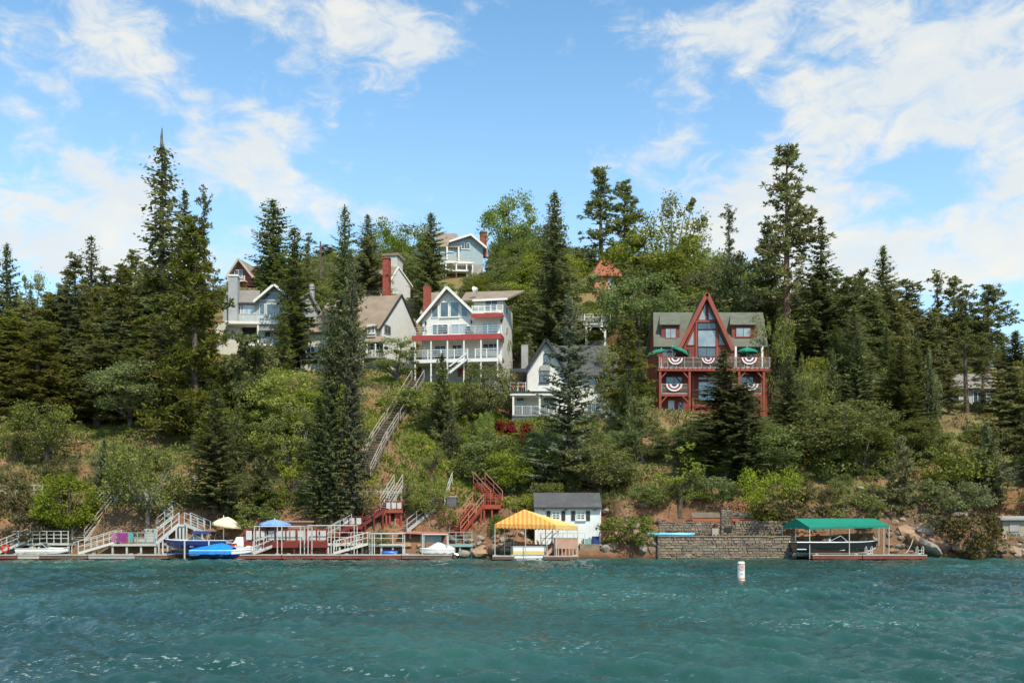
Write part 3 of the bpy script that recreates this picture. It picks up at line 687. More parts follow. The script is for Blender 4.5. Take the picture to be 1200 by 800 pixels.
for a, yt in ((490.6, 372), (585.4, 353)): h.box('downspout', a, a+1.0, yt, 452, D-.09, D-.003, METAL)
CH_ = mat('dark chair mesh', (.10,.09,.085), .7, .1)
def deck_chair(px, row, Y, rz, label):
    e = empty('deck_chair', PT(px, row, Y), rz, label, 'chair', 'dark chairs on the decks of the white house')
    MB().box(-.27,.27,-.26,.26,.38,.43).build('seat', CH_, e); MB().slab([(-.27,.25,.42),(.27,.25,.42),(.27,.42,1.0),(-.27,.42,1.0)], .04, (0,-1,.2)).build('backrest', CH_, e)
    lg = MB().box(-.02,.02,-.02,.02,0,.38).build('leg', CH_, e, (-.24,-.23,0))
    for q in ((.24,-.23,0),(-.24,.23,0),(.24,.23,0)): copyobj(lg, e, q)
for px, row, rz, lab in ((497,391.6,.3,'dark deck chair near the chimney end of the main red deck'),(517,391.6,-.2,'dark deck chair under the big gable windows on the main red deck'),(550,391.6,.5,'dark deck chair between the two groups of windows on the main red deck'),(510,419.8,.1,'dark deck chair on the white lower deck beneath the gable')):
    deck_chair(px, row, 115.9, rz, lab)
# --- red chalet
h = House('chalet', 833, 493, 109, 'red brown chalet with pointed glass gable, green roof and bunting', 0)
D = 2.4
h.wall([(770,493),(770,405.5),(899,405.5),(899,493)], D, 9.6, REDW)
for a in (770.5, 896.5): MB().prism([(D+.02, h.z(405.4,D)),(9.5, h.z(405.4,D)),(6.0, h.z(367,6.0)-.25)], h.x(a, D), h.x(a, D)+.18, 'x').build('gable_end', REDW, h.e)
h.roof([(766,406,D-.5),(803,406,D-.5),(826,366,6.0),(765.5,366,6.0)], .2, GRNR)
h.roof([(853,406,D-.5),(900.5,406,D-.5),(894,366,6.0),(838,366,6.0)], .2, GRNR)
h.roof([(765.5,366,6.05),(894,366,6.05),(900.5,406,D-.5,10.4),(766,406,D-.5,10.4)], .2, GRNR, 'rear_roof')
for (x0, x1, yt, yb, w0, w1, wt, wb, gls) in ((775,796.5,379,400,779.5,792.5,384.5,396.5,GLASSL),(857.5,885,379,399,862,880,383.5,395,GLASSL)):
    dd = D + .55
    dm = h.box('dormer', x0, x1, yt, yb, dd, dd + 3, REDW)
    h.roof([(x0-2.2,380,dd-.35),(x1+1,380,dd-.35),(x1+.5,367,6.2),(x0-1.5,367,6.2)], .14, GRNR, 'dormer_roof')
    h.win(w0, w1, wt, wb, dd, mat('dark red trim', (.22,.03,.022), .5, .1), gls, nx=2)
G = D - 1.3
h.wall([(800.5,408),(828.5,350),(856,408),(856,420),(800.5,420)], G, D + 3.2, REDW, 'gable_wall')
h.roof([(795.5,410,G-.7),(828.6,343.5,G-.7),(828.6,343.5,G-.7,6.5),(795.5,410,G-.7,D-.1)], .22, GRNR, 'gable_roof')
h.roof([(828.6,343.5,G-.7),(859,410,G-.7),(859,410,G-.7,D-.1),(828.6,343.5,G-.7,6.5)], .22, GRNR, 'gable_roof')
for a, b_ in (((795.3,410.5),(828.6,344)), ((828.6,344),(859.3,410.5))):
    MB().bar(h.p(*a, G-.75), h.p(*b_, G-.75), .16, .42).build('rake_board', REDT, h.e)
h.win(0,0,0,0,G,REDT,GLASSL,poly=[(818,375),(827.2,354),(827.2,375)]); h.win(0,0,0,0,G,REDT,GLASSL,poly=[(829.8,375),(829.8,354),(838.5,375)])
h.win(0,0,0,0,G,REDT,GLASSL,poly=[(805,404.5),(813.5,386),(813.5,404.5)]); h.win(0,0,0,0,G,REDT,GLASS,poly=[(842,404.5),(842,384),(851.5,404.5)])
h.win(817.5,839,378,386,G,DARK,GLASS,2,1,False,.05); h.win(817.5,839,386.5,406.5,G,DARK,GLASSL,1,1,False,.05); h.win(817.5,839,407,418,G,DARK,GLASS,2,1,False,.05)
h.box('beam', 812, 845, 375.2, 377.4, G-.16, G-.003, REDT); h.box('trim_post', 815, 817.3, 377.5, 420, G-.14, G-.003, REDT); h.box('trim_post', 839.2, 841.5, 377.5, 420, G-.14, G-.003, REDT)
h.box('wall_lamp', 806, 808, 409, 413, G-.15, G-.003, BLACKT)
h.win(866,886,407,418,D,REDT,GLASS,2,1,False); h.win(776,792,408,418,D,REDT,GLASS,2,1,False)
h.box('deck', 772, 902, 430, 431.2, .06, D-.003, GREYW); h.box('deck_beam', 771, 902.5, 431.2, 434.4, 0, .2, REDT); h.box('deck_beam', 771, 902.5, 431.3, 434.2, 1.3, 1.5, REDT)
for i in range(24): MB().bar(h.p(773 + i*5.6, 430.8, -.12), h.p(773 + i*5.6, 430.8, .7), .07, .12).build('joist', REDT, h.e)
h.rail(772.5,902,418.5,429.9,.1,mat('grey brown deck wood', (.30,.245,.205), .8, .2, 2, .2),14,2,92)
h.rail(901,901,418.5,429.9,.2,MATS['grey brown deck wood'],2,2,14,dd=D-.1)
GBW = MATS['grey brown deck wood']
h.posts([773.5,808,895], 434.5, 487, .2, REDT, .24); h.posts([866], 434.5, 462, .2, REDT, .24); h.posts([775,812,892], 434.5, 487, D-.3, REDT, .2)
for a, sg in ((773.5,1),(808,-1),(895,-1),(866,1)):
    for y0 in (436, 465): 
        if a == 866 and y0 > 450: continue
        MB().bar(h.p(a, y0+8, .2), h.p(a+sg*8, y0-1, .2), .12, .12).build('brace', REDT, h.e)
for x0, x1 in ((775,807.5),(858,896)):
    h.box('deck', x0, x1, 460, 461.2, .3, D-.003, GREYW); h.box('deck_beam', x0, x1, 461.2, 464, .24, .36, REDT); h.rail(x0+.4,x1-.4,449.5,459.8,.32,GBW,2,2,24)
h.win(818,840,447,470,D,REDT,GLASSL,2,2); h.win(818,840,439,445,D,REDT,GLASS,2,1,False); h.win(780,800,440,458,D,REDT,GLASS,2,1,False); h.win(865,885,440,458,D,REDT,GLASS,2,1,False)
h.win(783,790,469,486,D,WTRIM,GLASSL,1,1,False,name='door'); h.win(794,802,471,484,D,REDT,GLASS,1,1)
h.box('deck', 768, 812, 485.6, 487, -.1, D-.003, GREYW); h.rail(769,810,486,493.5,-.12,GBW,4,3,30)
h.box('plinth', 768, 901, 487.5, 505, D-1.6, 9, mat('rough stone plinth', (.26,.22,.19), .9, .3, 3, .6))
for a in (862, 893): h.posts([a], 406, 429.8, 1.0, WTRIM, .22, 'porch_column')
def bunting(h, px, py, r, d, label):
    """half round pleated fan hung on a rail: blue heart, then white and red bands"""
    c = Vector(h.p(px, py, d)) + h.o; R = r*(h.Y + d)/F; e = empty('bunting', c, 0, label, 'bunting', 'half round buntings on the red chalet')
    bands = [(0,.34,'blue cloth',(.035,.035,.10)),(.34,.56,'white cloth',(.75,.74,.70)),(.56,.80,'red cloth',(.30,.03,.04)),(.80,1.0,'white cloth',None)]
    for (a, b_, nm, col) in bands:
        mb = MB(); n = 20
        for i in range(n):
            t0, t1 = math.pi + math.pi*i/n, math.pi + math.pi*(i+1)/n; q = []
            for (rr, tt, dep) in ((a, t0, i), (b_, t0, i), (b_, t1, i+1), (a, t1, i+1)):
                q.append((math.cos(tt)*R*rr, -.03 - (.05 if dep % 2 else 0)*rr, math.sin(tt)*R*rr*.88))
            mb.slab(q, .012, (0, -1, 0))
        mb.build('cloth_band', mat(nm, col, .8, .05) if col else MATS[nm], e)
for q in ((791.5,419.5,8.5,.0,'bunting under the pair of green parasols on the top rail'),(830,419.5,7.5,.0,'bunting in the middle of the top rail below the glass gable'),
          (878,419,9,.0,'bunting on the top rail below the single green parasol'),(790,450,9.5,.22,'bunting on the lower rail at the open timber corner'),(880,450,8.5,.22,'bunting on the lower rail half behind the big dark fir')): bunting(h, *q)
def umbrella(loc, R, hgt, label, cloth, tilt=(0,0), n=8, sag=.30, pole=WTRIM, fold=1.0, group=None, z_cut=0.0):
    e = empty('parasol', loc, random.uniform(0, .5), label, 'parasol', group)
    top = MB(); tz = hgt
    ringz = [(.02, tz + R*sag), (R*.35*fold, tz + R*sag*.80), (R*.72*fold, tz + R*sag*.42), (R*fold, tz)]
    for i in range(n):
        t0, t1 = 2*math.pi*i/n, 2*math.pi*(i+1)/n; tm = (t0+t1)/2
        for j in range(3):
            (r0, z0), (r1, z1) = ringz[j], ringz[j+1]
            a0 = (math.cos(t0)*r0, math.sin(t0)*r0, z0); a1 = (math.cos(t1)*r0, math.sin(t1)*r0, z0); b0 = (math.cos(t0)*r1, math.sin(t0)*r1, z1); b1 = (math.cos(t1)*r1, math.sin(t1)*r1, z1)
            top.slab([a0, b0, b1, a1], .02)
        r1 = ringz[-1][0]; top.slab([(math.cos(t0)*r1, math.sin(t0)*r1, tz), (math.cos(t1)*r1, math.sin(t1)*r1, tz), (math.cos(t1)*r1, math.sin(t1)*r1, tz-.16), (math.cos(t0)*r1, math.sin(t0)*r1, tz-.16)], .012, (math.cos(tm), math.sin(tm), 0))
    c = top.build('canopy', cloth, e); c.rotation_euler = (tilt[0], tilt[1], 0); c.location = (0, 0, 0)
    rb = MB()
    for i in range(n): t0 = 2*math.pi*i/n; rb.bar((0,0,tz+R*sag*.9), (math.cos(t0)*R*fold*.98, math.sin(t0)*R*fold*.98, tz-.02), .03)
    r = rb.build('rib', pole, c)
    MB().tube([(0,0,0),(0,0,tz+R*sag+.1)], .035, 8).build('pole', pole, e)
    MB().tube([(0,0,0),(0,0,.1)], .25, 10).build('base', METAL, e)
    return e
GCL = mat('green parasol cloth', (.012,.23,.14), .75, .12, 2, .1); 
dz = wz(430, 110)
umbrella((wx(775,110.2), 110.3, dz), 1.05, 1.75, 'tilted green parasol hanging past the corner of the red chalet deck', GCL, (.0, -.35), group='green parasols on the red chalet deck')
umbrella((wx(788,110), 110.0, dz), 1.15, 1.95, 'larger tilted green parasol crossing another on the red chalet deck', GCL, (.1, .45), group='green parasols on the red chalet deck')
umbrella((wx(876,110), 110.2, dz), 1.15, 1.75, 'level green parasol alone at the far end of the red chalet deck', GCL, group='green parasols on the red chalet deck', sag=.38)

# --- white gabled house with dark roof
h = House('house', 655, 500, 107.5, 'white house with a steep black edged gable and dark roof behind a big fir', 0)
D = 3.0
h.wall([(617,458),(617,434),(640,400),(662,434),(662,458)], D, 9.5, WHITE, 'gable_wall')
h.wall([(640,500),(640,440),(734,440),(734,500)], D+1.2, 9.5, WHITE)
h.wall([(602,487),(602,462.5),(664,462.5),(664,487)], D-.6, 9, WHITE, 'lower_wall')
h.wall([(600,503),(600,487),(664,487),(664,503)], .4, 9, WHITE, 'base_wall')
h.roof([(613.5,437,D-.6),(640,396.5,D-.6),(640,396.5,D-.6,10),(613.5,437,D-.6,10)], .2, DRKR); h.roof([(640,396.5,D-.6),(666,437,D-.6),(666,437,D-.6,10),(640,396.5,D-.6,10)], .2, DRKR)
for a, b_ in (((613.3,437.6),(640,397)), ((640,397),(666.2,437.6))): MB().bar(h.p(*a, D-.64), h.p(*b_, D-.64), .08, .26).build('rake_board', BLACKT, h.e)
h.roof([(662,440,D+.6),(738,440,D+.6),(718,405,7.2),(640,405,7.2)], .2, DRKR, 'main_roof')
MB().bar(h.p(662,440.6,D+.56), h.p(738,440.6,D+.56), .08, .22).build('fascia', BLACKT, h.e)
h.win(637,645,415,425.5,D,BLACKT,GLASS,2); h.win(632,643,439.5,448.5,D,BLACKT,GLASS,2); h.box('planter', 633, 645, 428.5, 434, D-.35, D-.003, GREYW)
h.win(605,614.5,464,473,D-.6,WTRIM,GLASS,1); h.win(636,650,464,476,D-.6,WTRIM,GLASS,2); h.win(688,703,472,482.5,D+1.2,BEIGE,GLASS,3); h.win(722,734,472,482,D+1.2,WTRIM,GLASS,2); h.win(690,706,443,452,D+1.2,GREYW,GLASS,2)
h.box('porch_roof', 596.5, 655, 458.2, 459.6, -.1, D-.65, BLACKT); h.box('porch_beam', 597.5, 655, 459.7, 463, 0, D-.65, WTRIM)
h.posts([601.5,632.5,653], 463.1, 486, .2, WTRIM, .2); h.box('porch_floor', 600, 664, 485.6, 487.2, .05, D-.65, GREYW)
h.rail(602,653,475.5,485.4,.16,METAL,6,1,26); h.box('side_dormer', 611, 619, 404, 436, D+1.2, D+4.5, GREYW)
pg = MB()
for a in (598, 617.5): pg.box(h.x(a,.3)-.04, h.x(a,.3)+.04, .3, .38, h.z(458,.3), h.z(434,.3))
pg.build('pergola_post', BLACKT, h.e); h.roof([(597,435.5,.1),(618.5,435.5,.1),(615,431.5,2.6),(600,431.5,2.6)], .08, BLACKT, 'pergola_roof')
h.rail(598,616,448,458,.2,METAL,3,2,0)
def chairp(loc, rz, m, label, group=None):
    e = empty('garden_chair', loc, rz, label, 'chair', group)
    MB().box(-.26,.26,-.25,.25,.40,.45).build('seat', m, e); MB().slab([(-.26,.24,.45),(.26,.24,.45),(.26,.36,.95),(-.26,.36,.95)], .04, (0,-1,.2)).build('backrest', m, e)
    lg = MB().box(-.02,.02,-.02,.02,0,.40).build('leg', METAL, e, (-.23,-.22,0))
    for q in ((.23,-.22,0),(-.23,.22,0),(.23,.22,0)): copyobj(lg, e, q)
OR = mat('orange cushion', (.45,.14,.05), .8, .1)
zf = wz(458.2, 108.5)
chairp((wx(603,108.6), 108.6, zf), .4, OR, 'orange cushioned garden chair nearer the pergola post on the porch roof', 'garden chairs on the porch roof'); chairp((wx(610,109.2), 109.2, zf), -.5, OR, 'orange cushioned garden chair beside the white gable wall', 'garden chairs on the porch roof')

# --- carport on stilts behind it
h = House('carport', 675, 410, 128, 'white parking deck with lattice rail and braced posts above the white gabled house', 0, 'carport')
h.box('deck', 634, 715.5, 377.3, 378.8, 0, 6, GREYW); h.box('beam', 634, 716, 379, 383, .0, .3, WTRIM)
h.box('back_wall', 637, 712, 384, 412, 3.2, 3.5, CREAM); h.posts([637,660,687,709], 383.1, 411, .15, WTRIM, .26)
for a, sg in ((687,1),(709,-1)): MB().bar(h.p(a, 391, .15), h.p(a+sg*7, 383.5, .15), .12).build('brace', WTRIM, h.e)
r0 = h.rail(635,715,367.5,377.2,.06,WTRIM,9,2)
lt = MB()
for i in range(64):
    a = 635 + i*1.25
    lt.bar(h.p(a,376.8,.1), h.p(a+4.6,369,.1), .035, .02); lt.bar(h.p(a+4.6,376.8,.125), h.p(a,369,.125), .035, .02)
tag(lt.build('lattice', WTRIM, r0), kind='stuff')
h.rail(688,708,399.5,406,.3,GREYW,3,1,14)

# --- tan roofed chalet
h = House('chalet', 415, 438, 119, 'cream chalet with a long tan roof and white gable end behind twin firs', -6)
D = 2.0
h.wall([(358,438),(358,384),(446,384),(446,438)], D, 5, CREAM)
zb = h.z(440, D); e0 = h.p(446,382.5,D-.25); e1 = h.p(465.4,348.5,5.4); e2 = h.p(479,386,9.6)
def endwall(h, e0, e1, e2, zb, m, bk=(-1.2, .9)):
    mb = MB(); A = [(e0[0],e0[1],zb), e0, e1, e2, (e2[0],e2[1],zb)]; Bq = [(x+bk[0], y+bk[1], z) for x, y, z in A]
    n = 0; mb.v += A + Bq; mb.f += [(0,1,2,3,4),(9,8,7,6,5)] + [(i,5+i,5+(i+1)%5,(i+1)%5) for i in range(5)]; mb.mi += [0]*7
    return mb.build('gable_wall', m, h.e)
endwall(h, e0, e1, e2, zb, WHITE)
h.roof([(357,388,D-.7),(444.5,385.5,D-.7),(466,346.5,5.4),(381,349,5.4)], .2, TANR); h.roof([(381,349,5.43),(466,346.5,5.43),(481,390,10),(396,390,10)], .2, TANR, 'rear_roof')
for a, b_ in (((444.2,386.3,D-.75),(466.2,346.8,5.4)), ((466.2,346.8,5.4),(481.3,390.8,10))): MB().bar(h.p(*a), h.p(*b_), .14, .2).build('rake_board', BLACKT, h.e)
def winskew(h, px0, px1, yt, yb, fm, gm_, a=(446,D-.25), b_=(479,9.6)):
    d0, d1 = [a[1] + (b_[1]-a[1])*(q-a[0])/(b_[0]-a[0]) for q in (px0, px1)]; p0 = Vector(h.p(px0, yb, d0)); p1 = Vector(h.p(px1, yb, d1)); p1.z = p0.z
    hh = h.z(yt, d0) - p0.z; L = (p1-p0).length; o = MB().box(0,L,-.10,-.01,0,hh).build('window', fm, h.e, p0); o.rotation_euler = (0,0,math.atan2(p1.y-p0.y, p1.x-p0.x))
    for i in (0,1): MB().box(.07+i*(L/2-.03), L/2-.04+i*(L/2-.03), -.12, -.102, .08, hh-.08).build('pane', gm_, o)
winskew(h, 463.4,466.6,352,356.5,BLACKT,GLASS); winskew(h, 448,454,380,391,GREYW,GLASS); winskew(h, 461,467.5,384,395.5,GREYW,GLASSL)
h.box('dormer', 429, 439, 380, 395, D-.9, D+3, CREAM); h.win(430,433.5,382,391,D-.9,WTRIM,GLASS,1); h.win(434.8,438.4,381,391,D-.9,WTRIM,GLASS,1)
h.roof([(427,384,D-1.2),(441,382,D-1.2),(441,377,D+1.5),(427,377,D+1.5)], .12, TANR, 'dormer_roof')
h.roof([(426,401,D-1.8),(452,401,D-1.8),(450,394.5,D-.26),(428,394.5,D-.26)], .12, TANR, 'porch_roof')
h.box('porch_floor', 428, 451, 418, 419.5, D-1.7, D-.26, GREYW); h.rail(429,450,410.5,417.9,D-1.6,WTRIM,4,2,16); h.posts([430,440,450], 401.5, 418, D-1.6, WTRIM, .14); h.win(432,448,402.5,412,D-.26,WTRIM,GLASS,4)
h.win(373,386,383.5,395,D,GREYW,GLASSL,2); h.win(356,366,405,419,D,WTRIM,GLASS,2); h.win(369.5,383,403,419,D,WTRIM,GLASS,3); h.win(412,424,404,417,D,WTRIM,GLASS,2)
h.box('deck', 350, 428, 419.5, 421, .4, D-.003, GREYW); h.rail(350,392,415,419.4,.45,GREYW,6,2,0); h.box('deck_wall', 350, 385, 425.5, 440, .6, D-.003, BEIGE); h.posts([351,372,400,425], 421.1, 442, .55, BEIGE, .2)
h.box('foundation', 356, 446, 430, 446, D-.1, 5, GREYW)

# --- chalet with the tall red chimney
h = House('chalet', 448, 352, 148, 'tan roofed chalet with a very tall red brick chimney on its gable', -10)
endwall(h, h.p(448,345,.3), h.p(461,314.5,4.3), h.p(470,334,8.6), h.z(354,.3), WHITE); h.wall([(424,354),(424,344.5),(447,344.5),(447,354)], .6, 4, CREAM)
h.roof([(421,347.5,-.3),(446.5,347.5,-.3),(461.5,313,4.3),(430,313,4.3)], .2, TANR); h.roof([(430,313,4.33),(461.5,313,4.33),(472,336.5,9.2),(437,336.5,9.2)], .2, TANR, 'rear_roof')
for a, b_ in (((446.3,348,-.3),(461.6,313.3,4.3)), ((461.6,313.3,4.3),(472.2,337,9.2))): MB().bar(h.p(*a), h.p(*b_), .14, .24).build('rake_board', WTRIM, h.e)
winskew(h, 459.5,464.5,334,341,GREYW,GLASS,(448,.3),(470,8.6)); ch = h.box('brick_chimney', 448.8, 456, 303, 350, -.35, .9, BRICK); h.box('chimney_cap', 448, 456.8, 301.5, 303, -.45, .55, BRICK, ch)
h.box('flat_roof', 440, 459.5, 296.5, 299.5, 5.5, 9, TANR); h.box('upper_wall', 442, 458, 299.5, 314, 5.7, 8.8, CREAM)

# --- blue grey house
h = House('house', 315, 418, 124, 'blue grey house with a boxed chimney and glazed gable', 3)
D = 2.4
h.wall([(263,418),(263,353),(300,353),(300,350),(321,334.5),(344,352),(372,358),(372,418)], D, 10.5, BGREY)
h.wall([(347,418),(347,352),(363,342),(373,361),(373,418)], D-.8, 10, BGREY, 'side_wing'); h.box('side_chimney', 363.5, 368, 332, 360, D-.4, D+.5, BGREY); h.box('drain_panel', 354, 357.5, 352, 388, D-.95, D-.803, GREYW)
h.roof([(264,354.5,D-.6),(303,354.5,D-.6),(308,340.5,6),(270,340.5,6)], .2, GRYR); h.roof([(298,353,D-.9),(321.5,332.5,D-.9),(321.5,332.5,D-.9,8),(298,353,D-.9,8)], .2, GRYR, 'gable_roof'); h.roof([(321.5,332.5,D-.9),(346,353,D-.9),(346,353,D-.9,8),(321.5,332.5,D-.9,8)], .2, GRYR, 'gable_roof')
for a, b_ in (((297.7,353.8),(321.5,333)), ((321.5,333),(346.3,353.8))): MB().bar(h.p(*a, D-.95), h.p(*b_, D-.95), .12, .28).build('rake_board', WTRIM, h.e)
h.roof([(346,353,D-1.2),(363,340.5,D-1.2),(363,340.5,D-1.2,9),(346,353,D-1.2,9)], .18, GRYR, 'wing_roof'); h.roof([(363,340.5,D-1.2),(375,363,D-1.2),(375,363,D-1.2,9),(363,340.5,D-1.2,9)], .18, GRYR, 'wing_roof')
c = h.box('boxed_chimney', 269, 279.5, 324, 377, D-.9, D+.4, BGREY); h.box('chimney_cap', 268.2, 280.3, 322, 324, D-1.0, D+.5, WTRIM, c)
h.win(0,0,0,0,D,poly=[(306,352),(306,349),(315,343.2),(326,343.2),(334,349),(334,352)]); h.win(305.5,312,356,371.5,D,nx=1); h.win(313.5,325,356,371.5,D,nx=1); h.win(327,335,356,371.5,D,nx=1); h.win(279.8,284,359,371.5,D,nx=1,gm_=GLASS); h.win(287,299.5,358,372,D,nx=2,gm_=GLASSL)
h.box('deck', 264, 345, 376.3, 379.6, .1, D-.003, WTRIM); h.rail(281,340,368,376.2,.15,METAL,7,1,panel=MATS['clear rail panel']); h.box('opening_shade', 283, 301.5, 380.5, 393, D-.06, D+.02, DARK)  # dark sheet on the wall paints the shade inside the opening
h.posts([302.8,345], 379.7, 418, .3, WTRIM, .2); h.box('panel_rail', 304, 344, 380, 387, .3, .4, GREYW); h.win(304,319,388,399,D,nx=2); h.win(322,338,388,399,D,nx=2); h.win(256,262.5,408,414,D+.2,GREYW,GLASS,1)
h.box('lower_deck', 282, 345, 403, 405, .2, D-.003, WTRIM); h.rail(283,344,397,402.9,.25,METAL,6,1,20); h.box('lower_wall', 254, 283, 379.7, 422, D-1, 10, CREAM)

# --- red gabled house on the crest
h = House('house', 280, 336, 172, 'small red house with white edged gable peeping over the blue grey house', -12)
h.wall([(264,336),(264,322),(279,304.5),(295,322),(295,336)], 1, 8, REDW, 'gable_wall')
h.roof([(262,325.5,.3),(279,302.8,.3),(279,302.8,.3,9),(262,325.5,.3,9)], .22, TANR); h.roof([(279,302.8,.3),(297,325.5,.3),(297,325.5,.3,9),(279,302.8,.3,9)], .22, TANR)
for a, b_ in (((261.8,326),(279,303)), ((279,303),(297.2,326))): MB().bar(h.p(*a, .25), h.p(*b_, .25), .14, .32).build('rake_board', BEIGE, h.e)
h.win(273,283,316,325.5,1,WTRIM,GLASS,2); h.box('balcony_floor', 266, 287, 328.4, 329.5, 0, .997, WTRIM); h.rail(266,287,323.6,328.3,.05,WTRIM,3,2,14)
MB().tube([h.p(279,303,.5), h.p(279,298,.5)], [.05,.02]).build('finial', WTRIM, h.e)

# --- hilltop house
h = House('house', 545, 310, 184, 'pale blue house on the crest with a brick chimney and white posted deck', 8)
h.wall([(517,312),(517,290),(528.5,290),(529,283.5),(552,275.5),(567,288),(567,312)], 1, 9, BLUEW); h.roof([(514,290,.4),(541,290,.4),(541,274,6),(516,274,6)], .22, TANR)
h.roof([(527,283,.2),(552,274,.2),(552,274,.2,9),(527,283,.2,9)], .22, GRYR, 'gable_roof'); h.roof([(552,274,.2),(571,289.5,.2),(571,289.5,.2,9),(552,274,.2,9)], .22, GRYR, 'gable_roof')
for a, b_ in (((526.7,283.6),(552,274.4)), ((552,274.4),(571.3,290))): MB().bar(h.p(*a, .15), h.p(*b_, .15), .14, .34).build('rake_board', WTRIM, h.e)
h.win(541.5,551.5,284.5,292,1,WTRIM,GLASS,3); h.win(526,532.5,288.5,296,1,WTRIM,GLASSL,2); h.posts([524.5,538], 290, 306, .5, WTRIM, .28, 'porch_column'); c = h.box('brick_chimney', 564, 571.5, 271.5, 300, 1.2, 2.3, BRICK)
h.box('chimney_cap', 563.3, 572.2, 270, 271.5, 1.1, 2.4, BRICK, c)
h.box('deck', 520, 553, 306.4, 308.6, -2.2, .997, WTRIM); h.rail(520,553,301.5,306.3,-2.1,BEIGE,6,2,20); h.box('lower_deck', 520, 546, 316, 318, -3.2, -.2, WTRIM); h.posts([521,533,545,552], 308.7, 330, -2, WTRIM, .22); h.box('foundation', 518, 566, 309, 326, -.15, 9, GREYW)

# --- red roofed house
h = House('house', 705, 360, 164, 'house with red roofs and orange walls almost lost in oaks below the crest', 10)
OW = mat('orange stucco', (.42,.20,.10), .8, .1, 1, .2, dirt=(.3,.15,.09))
h.wall([(698,362),(698,321),(728,321),(728,362)], 1, 8, OW); h.roof([(694,322.5,.3),(731,322.5,.3),(717,302.5,4.5),(711,302.5,4.5)], .2, REDR); h.roof([(731,322.5,.3),(731,322.5,.3,8.7),(717,302.5,4.5)], .2, REDR); h.roof([(694,322.5,.3),(711,302.5,4.5),(694,322.5,.3,8.7)], .2, REDR)
h.win(714.5,723,325.5,338,1,WTRIM,GLASSL,2); h.box('balcony_floor', 710, 728, 344.5, 346, -.6, .997, REDT); h.rail(710.5,727.5,339.8,344.4,-.5,WTRIM,3,2,12)
h.wall([(652,362),(652,317),(664,308),(674,317),(674,362)], 1.6, 8, OW, 'wing_wall'); h.roof([(650,319,.9),(664,306.5,.9),(664,306.5,.9,8.4),(650,319,.9,8.4)], .2, REDR, 'wing_roof'); h.roof([(664,306.5,.9),(676,319,.9),(676,319,.9,8.4),(664,306.5,.9,8.4)], .2, REDR, 'wing_roof')
h.win(659,668,324,333,1.6,WTRIM,GLASS,2)

# --- grey house in the trees, and the low grey roof
h = House('house', 1130, 500, 116, 'pale grey house with a railed deck almost hidden by tall pines', 0)
h.wall([(1106,500),(1106,452),(1164,452),(1164,500)], 3, 9, BGREY); h.roof([(1103,455,2.4),(1167,455,2.4),(1160,438,6),(1110,438,6)], .2, GRYR); h.win(1111,1124,459,474,3,WTRIM,GLASS,2); h.win(1140,1156,459,474,3,WTRIM,GLASS,3)
h.box('deck', 1104, 1166, 483.5, 486, 0, 2.997, GREYW); h.rail(1105,1165,476,483.4,.06,GREYW,8,2,36); h.posts([1106,1125,1146,1164], 486.1, 503, .2, GREYW, .2); h.win(1112,1128,488,498,3,WTRIM,GLASS,2)
umbrella((wx(1109.5,117), 117, wz(484,117)), .75, 1.1, 'small turquoise parasol on the deck of the grey house', mat('turquoise cloth', (.05,.42,.38), .7, .1))
fl = empty('flag', (wx(1161,115.6), 115.6, wz(500,115.6)), 0, 'small striped flag with blue corner on a red pole before the grey house', 'flag')
MB().tube([(0,0,0),(0,0,2.0)], .04).build('pole', REDP, fl); 
RW = [MATS['red cloth'], MATS['white cloth']]
for i in range(7): MB().box(-.62, -.02, -.012, .012, 1.15+i*.1, 1.249+i*.1).build('stripe', RW[i % 2], fl)
MB().box(.0, .42, -.014, .014, 1.45, 1.85).build('canton', MATS['blue cloth'], fl)
h = House('cabin', 1022, 455, 108, 'low cabin with a pale grey roof showing between firs above the spreading oaks', 0, 'cabin')
h.wall([(1008,460),(1008,446),(1036,446),(1036,460)], .6, 5, BGREY); h.roof([(1006,446.5,0),(1038,446.5,0),(1036,438.5,3),(1009,438.5,3)], .15, mat('pale metal roof', (.5,.52,.53), .4, .06)); h.win(1014,1022,448,454,.6,WTRIM,GLASS,2)

# --- white boathouse on the shore
h = House('boathouse', 665, 636, 80.6, 'small white boathouse with dark roof and black shuttered windows', 0, 'boathouse')
BB = mat('white board and batten', (.70,.72,.70), .6, .05, 1.5, .3, dirt=(.5,.5,.46), bands=(0, .3))
MB().box(h.x(627,.4), h.x(704,.4), .4, 4.2, h.z(640,.4), h.z(594,.4)).build('wall', BB, h.e)
gx = h.x(704,.4)
MB().prism([(.4, h.z(594,.4)),(4.2, h.z(594,.4)),(2.3, h.z(577.6,2.3)-.18)], gx-.12, gx+.003, 'x').build('gable_wall', BB, h.e); x0_ = h.x(627,.4)
MB().prism([(.4, h.z(594,.4)),(4.2, h.z(594,.4)),(2.3, h.z(577.6,2.3)-.18)], x0_-.003, x0_+.12, 'x').build('gable_wall', BB, h.e)
MB().slab([(h.x(625.6,.1), .05, h.z(594,.1)), (h.x(705.5,.1), .05, h.z(594,.1)), (h.x(705.5,.1), 2.3, h.z(577,2.3)), (h.x(625.6,.1), 2.3, h.z(577,2.3))], .12).build('roof', DRKR, h.e)
MB().slab([(h.x(625.6,.1), 2.305, h.z(577,2.3)), (h.x(705.5,.1), 2.305, h.z(577,2.3)), (h.x(705.5,.1), 4.6, h.z(594,.1)), (h.x(625.6,.1), 4.6, h.z(594,.1))], .12).build('roof', DRKR, h.e)
h.box('fascia', 625.6, 705.5, 594.2, 595.6, .02, .12, BLACKT)
